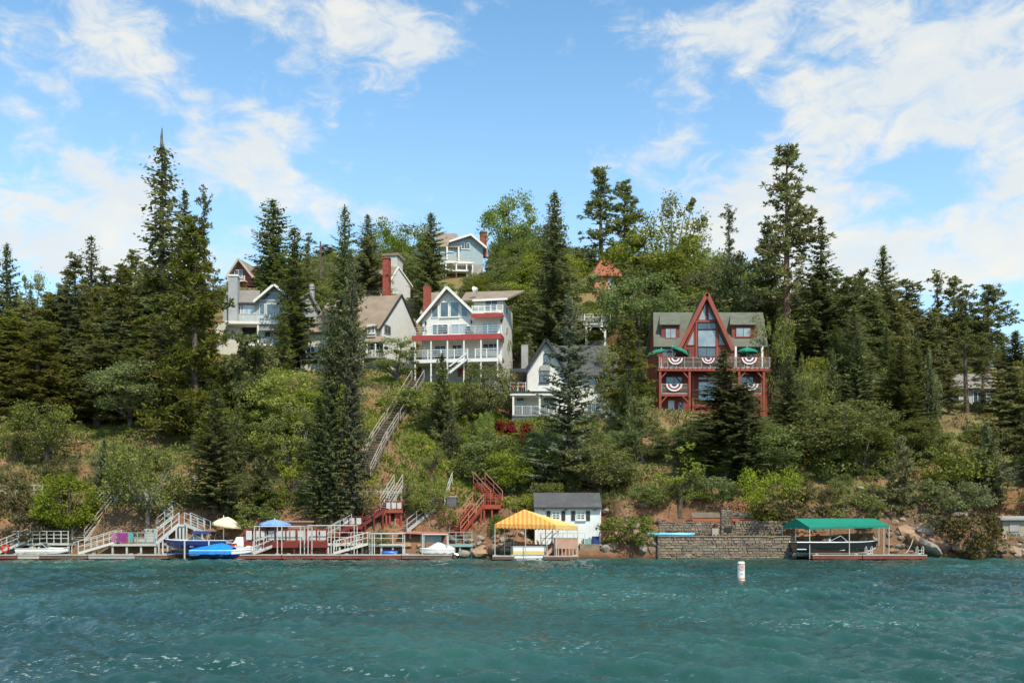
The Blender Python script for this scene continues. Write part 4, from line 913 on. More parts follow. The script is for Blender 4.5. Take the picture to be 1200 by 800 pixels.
for (a, b_, t, u) in ((646.5,656.5,598.8,609),(675.5,685.5,598.8,609)):
    h.win(a, b_, t, u, .4, WTRIM, GLASS, 2, 3)
    for s0 in ((a-6,a-1.5),(b_+1.5,b_+6)): h.box('shutter', s0[0], s0[1], t-.6, u+.6, .34, .397, BLACKT)
for a in (637.5,663,697.5): h.box('eave_lamp', a-.8, a+.8, 596.2, 598, .25, .397, mat('green lamp metal', (.05,.12,.09), .4))
h.box('corner_board', 626.8, 628, 595.7, 637, .37, .43, WTRIM); h.box('corner_board', 703, 704.3, 595.7, 637, .37, .43, WTRIM)

# --- shed at the edge
h = House('shed', 1195, 636, 83, 'tan grey shed with a small dark window at the edge of the photo', 4, 'shed')
SHD = mat('faded tan boards', (.34,.32,.24), .85, .12, 1.5, .35, dirt=(.22,.19,.14), bands=(0, .25))
h.wall([(1175,638),(1175,606.5),(1222,606.5),(1222,638)], .4, 4, SHD); h.roof([(1172,607,0),(1225,607,0),(1225,604,4.3),(1172,604,4.3)], .15, GREYW)
h.win(1186,1196,624,633,.4,GREYW,GLASS,2); h.box('hatch', 1183, 1195, 612, 622.5, .33, .397, GREYW); h.win(1204,1214,624,633,.4,GREYW,GLASS,2)
# --- poles
for (px, top, base_, Y, lab) in ((375.5,283,330,150,'dark utility pole against the clouds between two firs'),(637,315,372,130,'thin brown utility pole behind the tall dark fir of the carport')):
    X = wx(px, Y); z = gz(X, Y); hh = wz(top, Y) - z; e = empty('utility_pole', (X, Y, z), 0, lab, 'utility pole'); MB().tube([(0,0,-.5),(0,0,hh)], [.17,.12], 8).build('pole', BARK, e)
    MB().box(-.9,.9,-.06,.06,hh-.9,hh-.75).build('crossarm', BARK, e)
X = wx(317,150); z = gz(X,150); hh = wz(312,150)-z; e = empty('utility_pole', (X,150,z), 0, 'orange brown pole with a crossarm over the roof of the blue grey house', 'utility pole')
OB = mat('orange brown post', (.33,.13,.07), .8, .15); MB().tube([(0,0,-.5),(0,0,hh)], [.16,.13], 8).build('pole', OB, e); MB().box(-1.1,1.1,-.07,.07,hh-1.1,hh-.9).build('crossarm', OB, e)

A = PT(637, 318, 130); B2 = PT(905, 352, 124); e = empty('power_line', A, 0, 'pair of thin black wires sagging from the brown pole past the red chalet roof', 'power line')
for dz_ in (0, -.5): MB().tube([tuple((B2-A)*t + Vector((0,0,dz_ - 2.2*math.sin(math.pi*t)))) for t in [i/14 for i in range(15)]], .022, 4).build('wire', BLACKT, e)
# ------------------------------------------------------------------ shore: docks, stairs, boats, walls, rocks
OLDW = mat('old brown grey wood', (.20,.165,.13), .85, .2, 1.5, .3)
OLDR = mat('old rail wood', (.38,.33,.27), .8, .12, 1.5, .2)
SILV = mat('silvery grey boards', (.42,.40,.36), .8, .14, 1.5, .3, dirt=(.26,.24,.21))
PALEW = mat('pale worn boards', (.44,.39,.32), .8, .14, 1.5, .3, dirt=(.30,.27,.22))
WRAIL = mat('dull white rail', (.50,.49,.44), .6, .08, 2, .1, dirt=(.42,.38,.32))
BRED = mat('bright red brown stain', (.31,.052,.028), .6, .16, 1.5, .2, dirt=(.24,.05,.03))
RUST = mat('rust red dock edge', (.21,.050,.032), .75, .25, 1.2, .3, dirt=(.10,.04,.03))
BRNE = mat('brown dock edge', (.16,.085,.055), .8, .25, 1.2, .3, dirt=(.08,.05,.04))
TEALP = mat('faded green blue paint', (.22,.36,.33), .7, .12, 1.5, .2, dirt=(.2,.22,.19))
BLKW = mat('black dock float', (.03,.03,.032), .7, .2)
CONC = mat('weathered concrete', (.36,.33,.29), .9, .15, 1.2, .5, dirt=(.18,.15,.12))
GEL = mat('white gelcoat', (.74,.74,.71), .22, .04, 1, .0, spec=.6, dirt=(.55,.54,.5))
NAVY = mat('navy gelcoat', (.02,.03,.13), .2, .1, 1, 0, spec=.6)
BLKG = mat('black gelcoat', (.012,.012,.014), .15, .1, 1, 0, spec=.6)
BLUEC = mat('bright blue cover', (.015,.22,.60), .75, .16, 1.6, .9, spec=.2)
DBLUE = mat('dark blue canvas', (.02,.04,.13), .8, .15, 1.5, .2)
SEATM = mat('cream vinyl', (.62,.58,.48), .5, .06)
ROPE = mat('rope', (.45,.40,.30), .9, .1)

def railing(parent, A, B, h=1.0, m=WRAIL, n=5, rails=2, name='railing', w_=.05, pick=0):
    A = Vector(A); B = Vector(B); f = MB()
    for i in range(rails): zz = h*(1 - i/rails*.9); f.bar(A + Vector((0,0,zz)), B + Vector((0,0,zz)), w_*1.1, w_*.9)
    for i in range(pick): q = A.lerp(B, (i+.5)/pick); f.bar(q, q + Vector((0,0,h)), .03)
    o = f.build(name, m, parent); post = None
    for i in range(n):
        q = A.lerp(B, i/max(1, n-1))
        if post is None: post = MB().box(-w_*.6, w_*.6, -w_*.6, w_*.6, -.05, h + .02).build('post', m, o, q)
        else: copyobj(post, o, q)
    return o
def stair(name, A, B, w_, label, m, mr=None, rails=2, n=None, posts=4, legs=True, group=None, treadm=None, h=.95, cat='stairs', double=True):
    """a flight from A (foot) to B (head), w_ wide; A and B are the middle of the near edge"""
    A = Vector(A); B = Vector(B); mr = mr or m
    if 'long stairs' in label: A.z += .8; B.z += .8; w_ = 1.4
    e = empty(name, A, 0, label, cat, group); D_ = B - A
    hz = Vector((D_.x, D_.y, 0)); s_ = Vector((-hz.y, hz.x, 0)).normalized()
    if s_.y < 0: s_ = -s_
    s_ *= w_; O = Vector((0,0,0)); n = n or max(4, int(D_.z/.19))
    for q in (O, s_): MB().bar(q, q + D_, .07, .26).build('stringer', m, e)
    t = None; run = hz.length/n; ang = math.atan2(hz.y, hz.x)
    for i in range(n):
        q = D_*((i+.5)/n) + s_*.5
        if t is None:
            t = MB().box(-run*.42-.03, run*.42+.03, -w_/2+.03, w_/2-.03, .02, .07).build('tread', treadm or m, e, q); t.rotation_euler = (0,0,ang)
        else: copyobj(t, e, q)
    for q in ((O, s_) if double else (O,)): railing(e, q, q + D_, h, mr, posts, rails)
    if legs:
        for f in (.12, .5, .88):
            for q in (O, s_):
                v = q + D_*f; g = gz(A.x + v.x, A.y + v.y) - A.z
                if v.z - g > .5: MB().box(v.x-.06, v.x+.06, v.y-.06, v.y+.06, max(g, -A.z-.6)-.3, v.z).build('leg', m, e)
    return e
def floor_on_legs(name, px0, px1, row, Y0, Y1, label, m, lm=None, t=.16, legn=4, cat='platform', group=None, boards=True):
    x0, x1 = wx(px0, Y0), wx(px1, Y0); z = wz(row, Y0); e = empty(name, ((x0+x1)/2, Y0, z), 0, label, cat, group); hx = (x1-x0)/2
    if boards:
        k = max(2, int((x1-x0)/.28)); mb = MB(); st_ = 2*hx/k
        for i in range(k): mb.box(-hx+i*st_+.008, -hx+(i+1)*st_-.008, 0, Y1-Y0, -.05, 0)
        tag(mb.build('decking', m, e), kind='stuff')
    MB().box(-hx, hx, -.05, .0, -t, -.004).build('fascia', lm or m, e); MB().box(-hx+.01, hx-.01, .05, Y1-Y0-.05, -t-.04, -.055).build('joist_frame', lm or m, e)
    for i in range(legn):
        xx = -hx + .1 + (2*hx-.2)*i/max(1, legn-1)
        for yy in (.12, Y1-Y0-.15): MB().box(xx-.07, xx+.07, yy-.07, yy+.07, -z-.9, -t-.05).build('leg', lm or m, e)
    return e
def dock(px0, px1, label, edge, deckm, Y0=77.0, Y1=79.0, top=.42, group='floating docks along the shore'):
    x0, x1 = wx(px0, Y0), wx(px1, Y0); e = empty('floating_dock', ((x0+x1)/2, Y0, 0), 0, label, 'dock', group); hx = (x1-x0)/2
    k = max(3, int(2*hx/.2)); mb = MB(); st_ = 2*hx/k
    for i in range(k): mb.box(-hx+i*st_+.008, -hx+(i+1)*st_-.008, .0, Y1-Y0, top-.04, top + random.uniform(-.008,.008))
    tag(mb.build('decking', deckm, e), kind='stuff')
    MB().box(-hx, hx, -.06, -.002, .10, top+.02).build('edge_board', edge, e); MB().box(-hx, hx, -.10, -.062, top-.07, top+.01).build('rub_strip', deckm, e)
    MB().box(-hx+.02, hx-.02, .0, Y1-Y0, .12, top-.045).build('frame', edge, e)
    nf = max(2, int(2*hx/1.6)); f0 = None
    for i in range(nf):
        q = (-hx + (i+.5)*2*hx/nf, .5, 0)
        if f0 is None: f0 = MB().box(-.55,.55,-.4,.9,-.35,.11).build('float', BLKW, e, q)
        else: copyobj(f0, e, q)
    for sx_ in (-.8, .8):
        c = MB().box(-.14,.14,-.03,.03,.05,.09).box(-.04,.04,-.03,.03,0,.05).build('cleat', METAL, e, (hx*sx_, .15, top))
    return e
dock(-14,20,'rust red floating dock under the steep gangway at the photo edge',RUST,SILV)
dock(21,46,'short pale edged dock section beside the white motorboat',PALEW,PALEW)
dock(47,103,'dark brown dock section beneath the bow of the white motorboat',BRNE,SILV,77.0,78.6)
dock(104,158,'pale grey dock section at the foot of the gangway with curved rail',GREYW,PALEW)
dock(159,196,'brown dock section below the grey bench platform',BRNE,PALEW)
dock(274,330,'red edged dock section under the pipe frame beside the blue cover',RUST,PALEW)
dock(331,398,'long rust red dock section in front of the dark red deck',RUST,PALEW)
dock(399,470,'rust red dock section at the foot of the wide cream gangway',RUST,PALEW)
dock(471,530,'brown dock section with the small white boat hood',BRNE,SILV)
dock(577,603,'small brown dock beside the rear of the yellow canopy boat',BRNE,SILV,75.6,77.6,.36)
dock(637,678,'brown dock with a boxed bench under the yellow canopy corner',BRNE,SILV,75.4,77.6,.36)
dock(952,1010,'red brown dock along the speedboat under the green canopy',RUST,PALEW,76.6,77.6)
dock(1011,1086,'red brown dock reaching past the green canopy towards the boulders',RUST,SILV,76.6,78.2)

# gangways
def gangway(A, B, w_, label, m, mr, posts=4, curved=False):
    A = Vector(A); B = Vector(B); e = empty('gangway', A, 0, label, 'gangway', 'gangways down to the docks'); D_ = B-A; s_ = Vector((0, w_, 0))
    MB().slab([(0,0,.05), tuple(D_+Vector((0,0,.05))), tuple(D_+s_+Vector((0,0,.05))), tuple(s_+Vector((0,0,.05)))], .08).build('ramp_deck', m, e)
    for q in (Vector((0,-.03,0)), s_): MB().bar(q, q + D_, .06, .2).build('side_beam', mr, e); railing(e, q, q + D_, .95, mr, posts, 2)
    for i in range(1, 9): q = D_*(i/9); MB().bar(q + Vector((0,.02,.06)), q + s_ + Vector((0,-.02,.06)), .05, .03).build('cleat_strip', mr, e)
    if curved: MB().tube([(-.02,-.05,.92),(-.35,-.05,.85),(-.5,-.05,.5),(-.5,-.05,.0)], .035, 6).build('curved_rail', mr, e)
    return e
gangway(PT(-6,649,77.8), PT(36,632,79.2), 1.1, 'grey gangway with two rails rising from the edge dock', SILV, WRAIL)
gangway(PT(92,648,77.6), PT(136,635,79.4), 1.1, 'pale gangway with a curved end rail leading to the towel hung platform', PALEW, WRAIL, 4, True)
gangway(PT(297,648,77.4), PT(321,639,79.6), .9, 'short cream gangway beside the pipe frame and the blue covered boat', PALEW, WRAIL, 3)
gangway(PT(391,648,77.5), PT(431,637,79.2), 1.3, 'wide cream gangway below the dark red stair', PALEW, WRAIL, 4)

# pier A with red box
e = floor_on_legs('pier_platform', 12, 81, 636, 79.2, 80.6, 'pale green decked pier with a thin white railing', TEALP, SILV)
A0 = Vector((wx(13,79.25)-e.location.x, .05, 0)); B0 = Vector((wx(80,79.25)-e.location.x, .05, 0)); railing(e, A0, B0, .95, WRAIL, 9, 3)
g = empty('storage_bin', PT(28,636,79.9), 0, 'pale green storage bin on the pier behind the gangway rail', 'bin'); MB().box(-.45,.45,-.3,.3,0,.75).build('bin_body', TEALP, g); MB().box(-.48,.48,-.33,.33,.755,.82).build('lid', mat('pale green plastic', (.5,.56,.46), .6, .05), g)
g = empty('life_ring', PT(6,642,77.6), 0, 'red life ring hanging at the foot of the grey gangway', 'life ring')
MB().tube([(math.cos(i*math.pi/8)*.28, 0, math.sin(i*math.pi/8)*.28) for i in range(17)], .075, 8, False).build('ring', mat('red plastic', (.5,.03,.02), .5), g, smooth=True); MB().tube([(0,.05,-.55),(0,.05,.35)], .03, 6).build('post', WRAIL, g)
# platform B
e = floor_on_legs('pier_platform', 130, 183, 637, 79.2, 81, 'grey pier platform hung with purple towels beside the zigzag stairs', PALEW, SILV)
ex = e.location.x; railing(e, (wx(131,79.2)-ex,.05,0), (wx(181,79.2)-ex,.05,0), .9, TEALP, 6, 2)
TOW = [('purple towel', (.32,.03,.30), 137, 148, 'plain purple towel over the pier rail'), ('pink towel', (.50,.10,.34), 114, 124, 'pink towel on the pier rail nearest the light wooden stairs')]
def towel(px0, px1, row, Yq, m, label):
    t = empty('towel', PT((px0+px1)/2, row, Yq), 0, label, 'towel', 'towels drying on the rail'); hw = (px1-px0)/2/F*Yq; mb = MB(); n = 6
    for i in range(n):
        a0 = -hw + 2*hw*i/n; a1 = -hw + 2*hw*(i+1)/n; d0 = .02*math.sin(i*2.1); d1 = .02*math.sin((i+1)*2.1)
        mb.slab([(a0,-.06+d0,.0),(a1,-.06+d1,.0),(a1,-.05+d1,-.72+.03*math.sin(i)),(a0,-.05+d0,-.72)], .012, (0,-1,0))
        mb.slab([(a0,.05+d0,.0),(a1,.05+d1,.0),(a1,.06+d1,-.5),(a0,.06+d0,-.5)], .012, (0,1,0)); mb.slab([(a0,-.06+d0,.012),(a1,-.06+d1,.012),(a1,.05+d1,.012),(a0,.05+d0,.012)], .012)
    mb.build('cloth', m, t)
towel(137.5,149,624.3,79.25,mat('purple cloth', (.22,.035,.17), .9, .1),'wide purple towel in the middle of the pier rail')
towel(131,136,624.3,79.25,mat('pink cloth', (.36,.13,.24), .9, .1),'narrow pink towel at the gangway end of the pier rail')
towel(152,156,624.3,79.25,mat('teal towel cloth', (.08,.30,.32), .9, .1),'narrow teal towel between the purple one and the grey bench')
g = empty('bench_box', PT(171,637,79.9), 0, 'grey boxed bench with a high back on the towel hung platform', 'bench'); MB().box(-.8,.8,-.35,.35,0,.42).build('seat', SILV, g)
for i in range(4): MB().box(-.8+.55,.8,.36,.42,.43+i*.2,.61+i*.2).build('back_board', SILV, g)

# stairs ------------------------------------------------------------
LW = mat('light weathered wood', (.47,.42,.33), .8, .12, 1.5, .3, dirt=(.3,.26,.2))
stair('staircase', PT(99,634,80.2), PT(147,573,85.0), 1.2, 'straight light wooden stairs beside the round bright green tree', LW, PALEW, 2, 24, 5)
GRS = mat('blue grey painted wood', (.44,.46,.45), .7, .1, 1.5, .2, dirt=(.3,.3,.28))
stair('staircase', PT(183,637,79.6), PT(210,614,80.2), .9, 'first grey flight of the zigzag stairs rising from the bench platform', GRS, GRS, 2, 11, 4)
e = floor_on_legs('stair_landing', 209, 216, 614, 80.0, 81.4, 'small grey landing at the middle of the zigzag stairs', GRS, GRS, legn=2)
stair('staircase', PT(240,624,80.2), PT(216,614,80.6), .9, 'short grey flight of the zigzag stairs leading down behind the striped runabout', GRS, GRS, 2, 6, 4)
stair('staircase', PT(184,620,81.2), PT(202,606,81.6), .8, 'second grey flight tucked behind the first of the zigzag stairs', GRS, GRS, 2, 7, 3)
stair('staircase', PT(203,608,81.8), PT(168,578,84.0), .9, 'upper grey flight of the zigzag stairs passing under the scraggly oak', GRS, GRS, 2, 14, 5)
def fence(pts, label, m, h=1.0, seg=4, rails=2, cat='railing', name='path_railing'):
    """a rail that follows the ground from pixel to pixel"""
    P = []
    for (px, py, *yy) in pts:
        Y = yy[0] if yy else hit(px, py); P.append(Vector((wx(px, Y), Y, max(wz(py, Y) if yy else gz(wx(px, Y), Y), gz(wx(px, Y), Y) - .2))))
    e = empty(name, P[0], 0, label, cat)
    for a, b_ in zip(P, P[1:]): railing(e, a - P[0], b_ - P[0], h, m, seg, rails)
    return e
fence([(-6,582,88),(30,582,88),(60,580,88)], 'thin white rail along the path behind the round bright tree', WRAIL, 1.0, 4)
fence([(190,583,86.5),(207,574,87.0),(228,566,87.6)], 'grey path rail just above the red bank behind the zigzag stairs', GRS, 1.1, 3)
fence([(270,556,94),(300,548,94.6)], 'grey rail of the path crossing behind the dark green fir', GRS, .7, 3)
# dark red deck and stair group
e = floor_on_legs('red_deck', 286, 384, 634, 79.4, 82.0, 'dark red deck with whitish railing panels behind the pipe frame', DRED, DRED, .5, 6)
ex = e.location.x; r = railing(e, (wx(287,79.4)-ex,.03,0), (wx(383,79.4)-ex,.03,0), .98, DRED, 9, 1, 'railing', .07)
for i in range(11):
    a = 288 + i*8.7; MB().box(wx(a,79.4)-ex, wx(a+6.8,79.4)-ex, .06, .09, .12, .85).build('rail_panel', mat('whitish rail panel', (.50,.49,.47), .6, .1), r)
zd = wz(634, 79.5)
e = empty('boathouse', PT(341,634,81.2), 0, 'flat tan boathouse with a low brown roof behind the dark red deck', 'boathouse'); TANW = mat('tan wall boards', (.36,.21,.14), .8, .1, 1.5, .3, bands=(2,.2), dirt=(.24,.15,.11))
MB().box(-1.75,1.75,0,2.4,-.3,1.55).build('wall', TANW, e); MB().box(-1.9,1.9,-.2,2.6,1.56,1.68).build('roof', TANW, e); MB().box(-3.0,-1.76,.5,2.4,-.3,1.5).build('side_bay', DRED, e); MB().box(1.76,2.6,.5,2.4,-.3,1.3).build('side_bay', DRED, e)
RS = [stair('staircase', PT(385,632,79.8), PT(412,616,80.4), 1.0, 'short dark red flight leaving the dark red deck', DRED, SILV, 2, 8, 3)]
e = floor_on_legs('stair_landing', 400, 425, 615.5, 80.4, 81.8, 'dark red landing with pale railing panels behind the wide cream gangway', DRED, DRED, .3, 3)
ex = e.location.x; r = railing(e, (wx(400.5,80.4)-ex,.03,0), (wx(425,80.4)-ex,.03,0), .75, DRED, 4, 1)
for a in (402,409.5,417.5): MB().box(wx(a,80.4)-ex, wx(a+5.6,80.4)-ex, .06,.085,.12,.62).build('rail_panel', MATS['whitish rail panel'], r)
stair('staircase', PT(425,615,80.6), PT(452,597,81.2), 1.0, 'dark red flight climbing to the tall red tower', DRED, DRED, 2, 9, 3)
e = floor_on_legs('stair_tower', 451, 472, 597, 81.2, 82.8, 'tall red stair tower with a railed landing', BRED, BRED, .25, 0)
ex = e.location.x; ez = e.location.z; r = railing(e, (wx(451.5,81.2)-ex,.03,0), (wx(471.5,81.2)-ex,.03,0), .68, DRED, 4, 1)
for a in (452.6,459,465.3): MB().box(wx(a,81.2)-ex, wx(a+5,81.2)-ex, .06,.085,.1,.58).build('rail_panel', MATS['whitish rail panel'], r)
MB().box(wx(462,81.2)-ex, wx(469.5,81.2)-ex, .3, .8, .9-ez, -.26).build('tower_panel', BRED, e)
for a, d in ((452.5,.1),(456.5,.12),(470,.1)): MB().box(wx(a,81.2)-ex-.07, wx(a,81.2)-ex+.07, d, d+.14, .2-ez, -.26).build('leg', BRED, e)
stair('staircase', PT(456,596,82.0), PT(472,569,84.6), .8, 'steep flight with pale rails rising behind the red tower', SILV, PALEW, 2, 10, 3)
# grey flights and retaining box
stair('staircase', PT(477,622,80.4), PT(510,596,82.6), 1.5, 'weathered grey flight with pale rails below the grey retaining box', SILV, PALEW, 2, 14, 4)
g = empty('retaining_box', PT(529,604,83.2), 0, 'narrow dark grey retaining box set in the red bank', 'retaining wall'); MB().box(-.4,.4,0,1.6,-.6,1.55).build('wall', mat('dark slate boards', (.12,.11,.12), .8, .15), g); MB().box(-.45,.45,-.05,1.6,1.56,1.64).build('cap', SILV, g)
fence([(521,598,83),(524,582,84.2),(530,566,86)], 'thin grey rail stepping up beside the grey retaining box', SILV, .9, 3)
# bright red stairs
stair('staircase', PT(540,626,80.0), PT(567,592,82.6), 1.15, 'lower bright red brown flight beside the yellow canopy', BRED, mat('sunlit pale red rail', (.42,.17,.11), .6, .1), 2, 15, 4)  # rails a paler red than the stringers and treads
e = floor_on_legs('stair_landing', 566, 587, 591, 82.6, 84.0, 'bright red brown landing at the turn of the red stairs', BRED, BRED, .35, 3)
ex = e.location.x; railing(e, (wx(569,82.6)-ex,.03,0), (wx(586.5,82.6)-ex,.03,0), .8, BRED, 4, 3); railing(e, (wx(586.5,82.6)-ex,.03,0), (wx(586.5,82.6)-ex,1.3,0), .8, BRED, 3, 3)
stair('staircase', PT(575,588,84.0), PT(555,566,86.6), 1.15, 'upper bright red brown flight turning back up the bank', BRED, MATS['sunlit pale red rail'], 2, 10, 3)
# long stairs on the grassy slope
stair('staircase', PT(434,567,hit(434,567)), PT(453,526,hit(453,526)), 1.1, 'lower flight of the long stairs on the open slope', OLDW, OLDR, 2, 20, 4)
stair('staircase', PT(454,525,hit(454,525)), PT(467,503,hit(467,503)), 1.1, 'middle flight of the long stairs on the open slope', OLDW, OLDR, 2, 12, 3)
stair('staircase', PT(469,501,hit(469,501)), PT(497,452,110.5), 1.1, 'upper flight of the long stairs ending at the white house with red decks', OLDW, OLDR, 1, 24, 4)
X0_, X1_ = wx(418,86.8), wx(466,86.8); e = empty('path_kerb', ((X0_+X1_)/2, 86.8, gz(wx(440,86.8),86.8)), 0, 'pale concrete path edge at the foot of the long stairs', 'kerb'); MB().box(-(X1_-X0_)/2,(X1_-X0_)/2,0,1.0,-.6,.22).build('concrete', CONC, e)
# middle platforms
e = floor_on_legs('pier_platform', 383, 426, 636, 79.4, 80.4, 'cream edged platform at the head of the wide cream gangway', PALEW, WRAIL, .2, 4); ex = e.location.x; railing(e, (wx(384,79.4)-ex,.03,0), (wx(425,79.4)-ex,.03,0), .85, WRAIL, 4, 2)
e = floor_on_legs('pier_platform', 432, 475, 637, 79.4, 80.4, 'cream edged platform with grey pipe rails above the small blue kayak', PALEW, WRAIL, .2, 4); ex = e.location.x; railing(e, (wx(433,79.4)-ex,.03,0), (wx(474,79.4)-ex,.03,0), .85, METAL, 4, 2)
e = floor_on_legs('pier_platform', 524, 554, 637, 79.4, 81.2, 'faded green blue platform at the foot of the bright red stairs', TEALP, TEALP, .22, 3); ex = e.location.x; railing(e, (wx(525,79.4)-ex,.03,0), (wx(553,79.4)-ex,.03,0), .95, TEALP, 4, 3)
e = empty('shed', PT(505,640,80.4), 0, 'small faded green blue shed with a rust pink roof among the pipe rails', 'shed'); MB().box(-.85,.85,0,1.2,-.6,1.0).build('wall', TEALP, e); MB().slab([(-2.6,-.5,1.12),(1.2,-.5,.98),(1.3,1.4,1.25),(-2.5,1.4,1.4)], .06).build('roof', mat('rust pink sheet', (.42,.17,.12), .7, .12), e); MB().box(-.35,.25,-.02,-.003,-.1,.8).build('door', GREYW, e)
# bare pipe frames of boat canopies
def pipe_frame(px0, px1, Y0, Y1, top, zb, label, nx=3):
    x0, x1 = wx(px0, Y0), wx(px1, Y0); zt = wz(top, Y0); e = empty('canopy_frame', ((x0+x1)/2, Y0, zb), 0, label, 'canopy frame', 'bare canopy frames'); hx = (x1-x0)/2; hh = zt-zb; d = Y1-Y0
    f = MB()
    for y in (0, d): f.tube([(-hx,y,hh),(hx,y,hh)], .045, 6)
    for x in (-hx, hx): f.tube([(x,0,hh),(x,d,hh)], .045, 6)
    f.build('top_frame', WRAIL, e)
    for i in range(nx):
        for y in (0, d): MB().tube([(-hx+2*hx*i/(nx-1), y, 0), (-hx+2*hx*i/(nx-1), y, hh-.04)], .04, 6).build('post', WRAIL, e)
    return e
pipe_frame(298,352,77.3,78.8,616.5,.4,'bare white pipe frame in front of the blue umbrella',3)
pipe_frame(361,415,77.3,78.8,615.5,.4,'bare white pipe frame standing before the dark red landing',3)
pipe_frame(436,472,77.3,78.6,625,.4,'low grey pipe frame above the small blue kayak',2)
pipe_frame(495,524,77.3,78.6,626,.4,'low pipe frame around the small white boat hood',2)
# parasols
umbrella(PT(322,634,80.2), 1.30, 1.36, 'sky blue parasol with darker edge over the dark red deck', mat('sky blue cloth', (.20,.34,.70), .7, .15, 2.0), sag=.32)
umbrella(PT(262,640,80.0), 1.2, 1.75, 'half folded cream parasol behind the striped runabout', mat('cream cloth', (.72,.62,.42), .8, .06), tilt=(0,.15), sag=.55, fold=.98)

# ------------------------------------------------------------------ boats
def hull_mesh(L, beam, h, rake=.22, n=14, vee=.35, tumble=.9, sheer=.12):
    """lofted planing hull, bow towards -x; returns rings of (keel, chine, side, gunwale) per station"""
    S = []
    for i in range(n+1):
        t = i/n; x = -L/2 + L*t
        wd = beam/2*min(1, (1 - (1 - min(1, t/.55))**2.1))**.8; wd = max(wd, .015)
        up = max(0, 1 - t/.32)**2
        S.append([(x + rake*h*up*.2, 0, h*.55*up), (x, wd*.80, h*.28 + h*.38*up), (x - rake*L*.0, wd*.97, h*.62 + h*.2*up), (x - rake*.25*up*L*.3, wd, h*(1 + sheer*up) )])
    return S
def loft(S, rows, m, name, parent, smooth=True):
    mb = MB(); n = len(S)
    for sg in (1, -1):
        for i in range(n-1):
            for a, b_ in zip(rows, rows[1:]):
                q = [S[i][a], S[i+1][a], S[i+1][b_], S[i][b_]]; mb.face([(x, y*sg, z) for x, y, z in (q if sg > 0 else q[::-1])])
    for a, b_ in zip(rows, rows[1:]):
        q = [S[-1][a], S[-1][b_]]; mb.face([(q[0][0], q[0][1], q[0][2]), (q[1][0], q[1][1], q[1][2]), (q[1][0], -q[1][1], q[1][2]), (q[0][0], -q[0][1], q[0][2])])
    o = mb.build(name, m, parent); return o
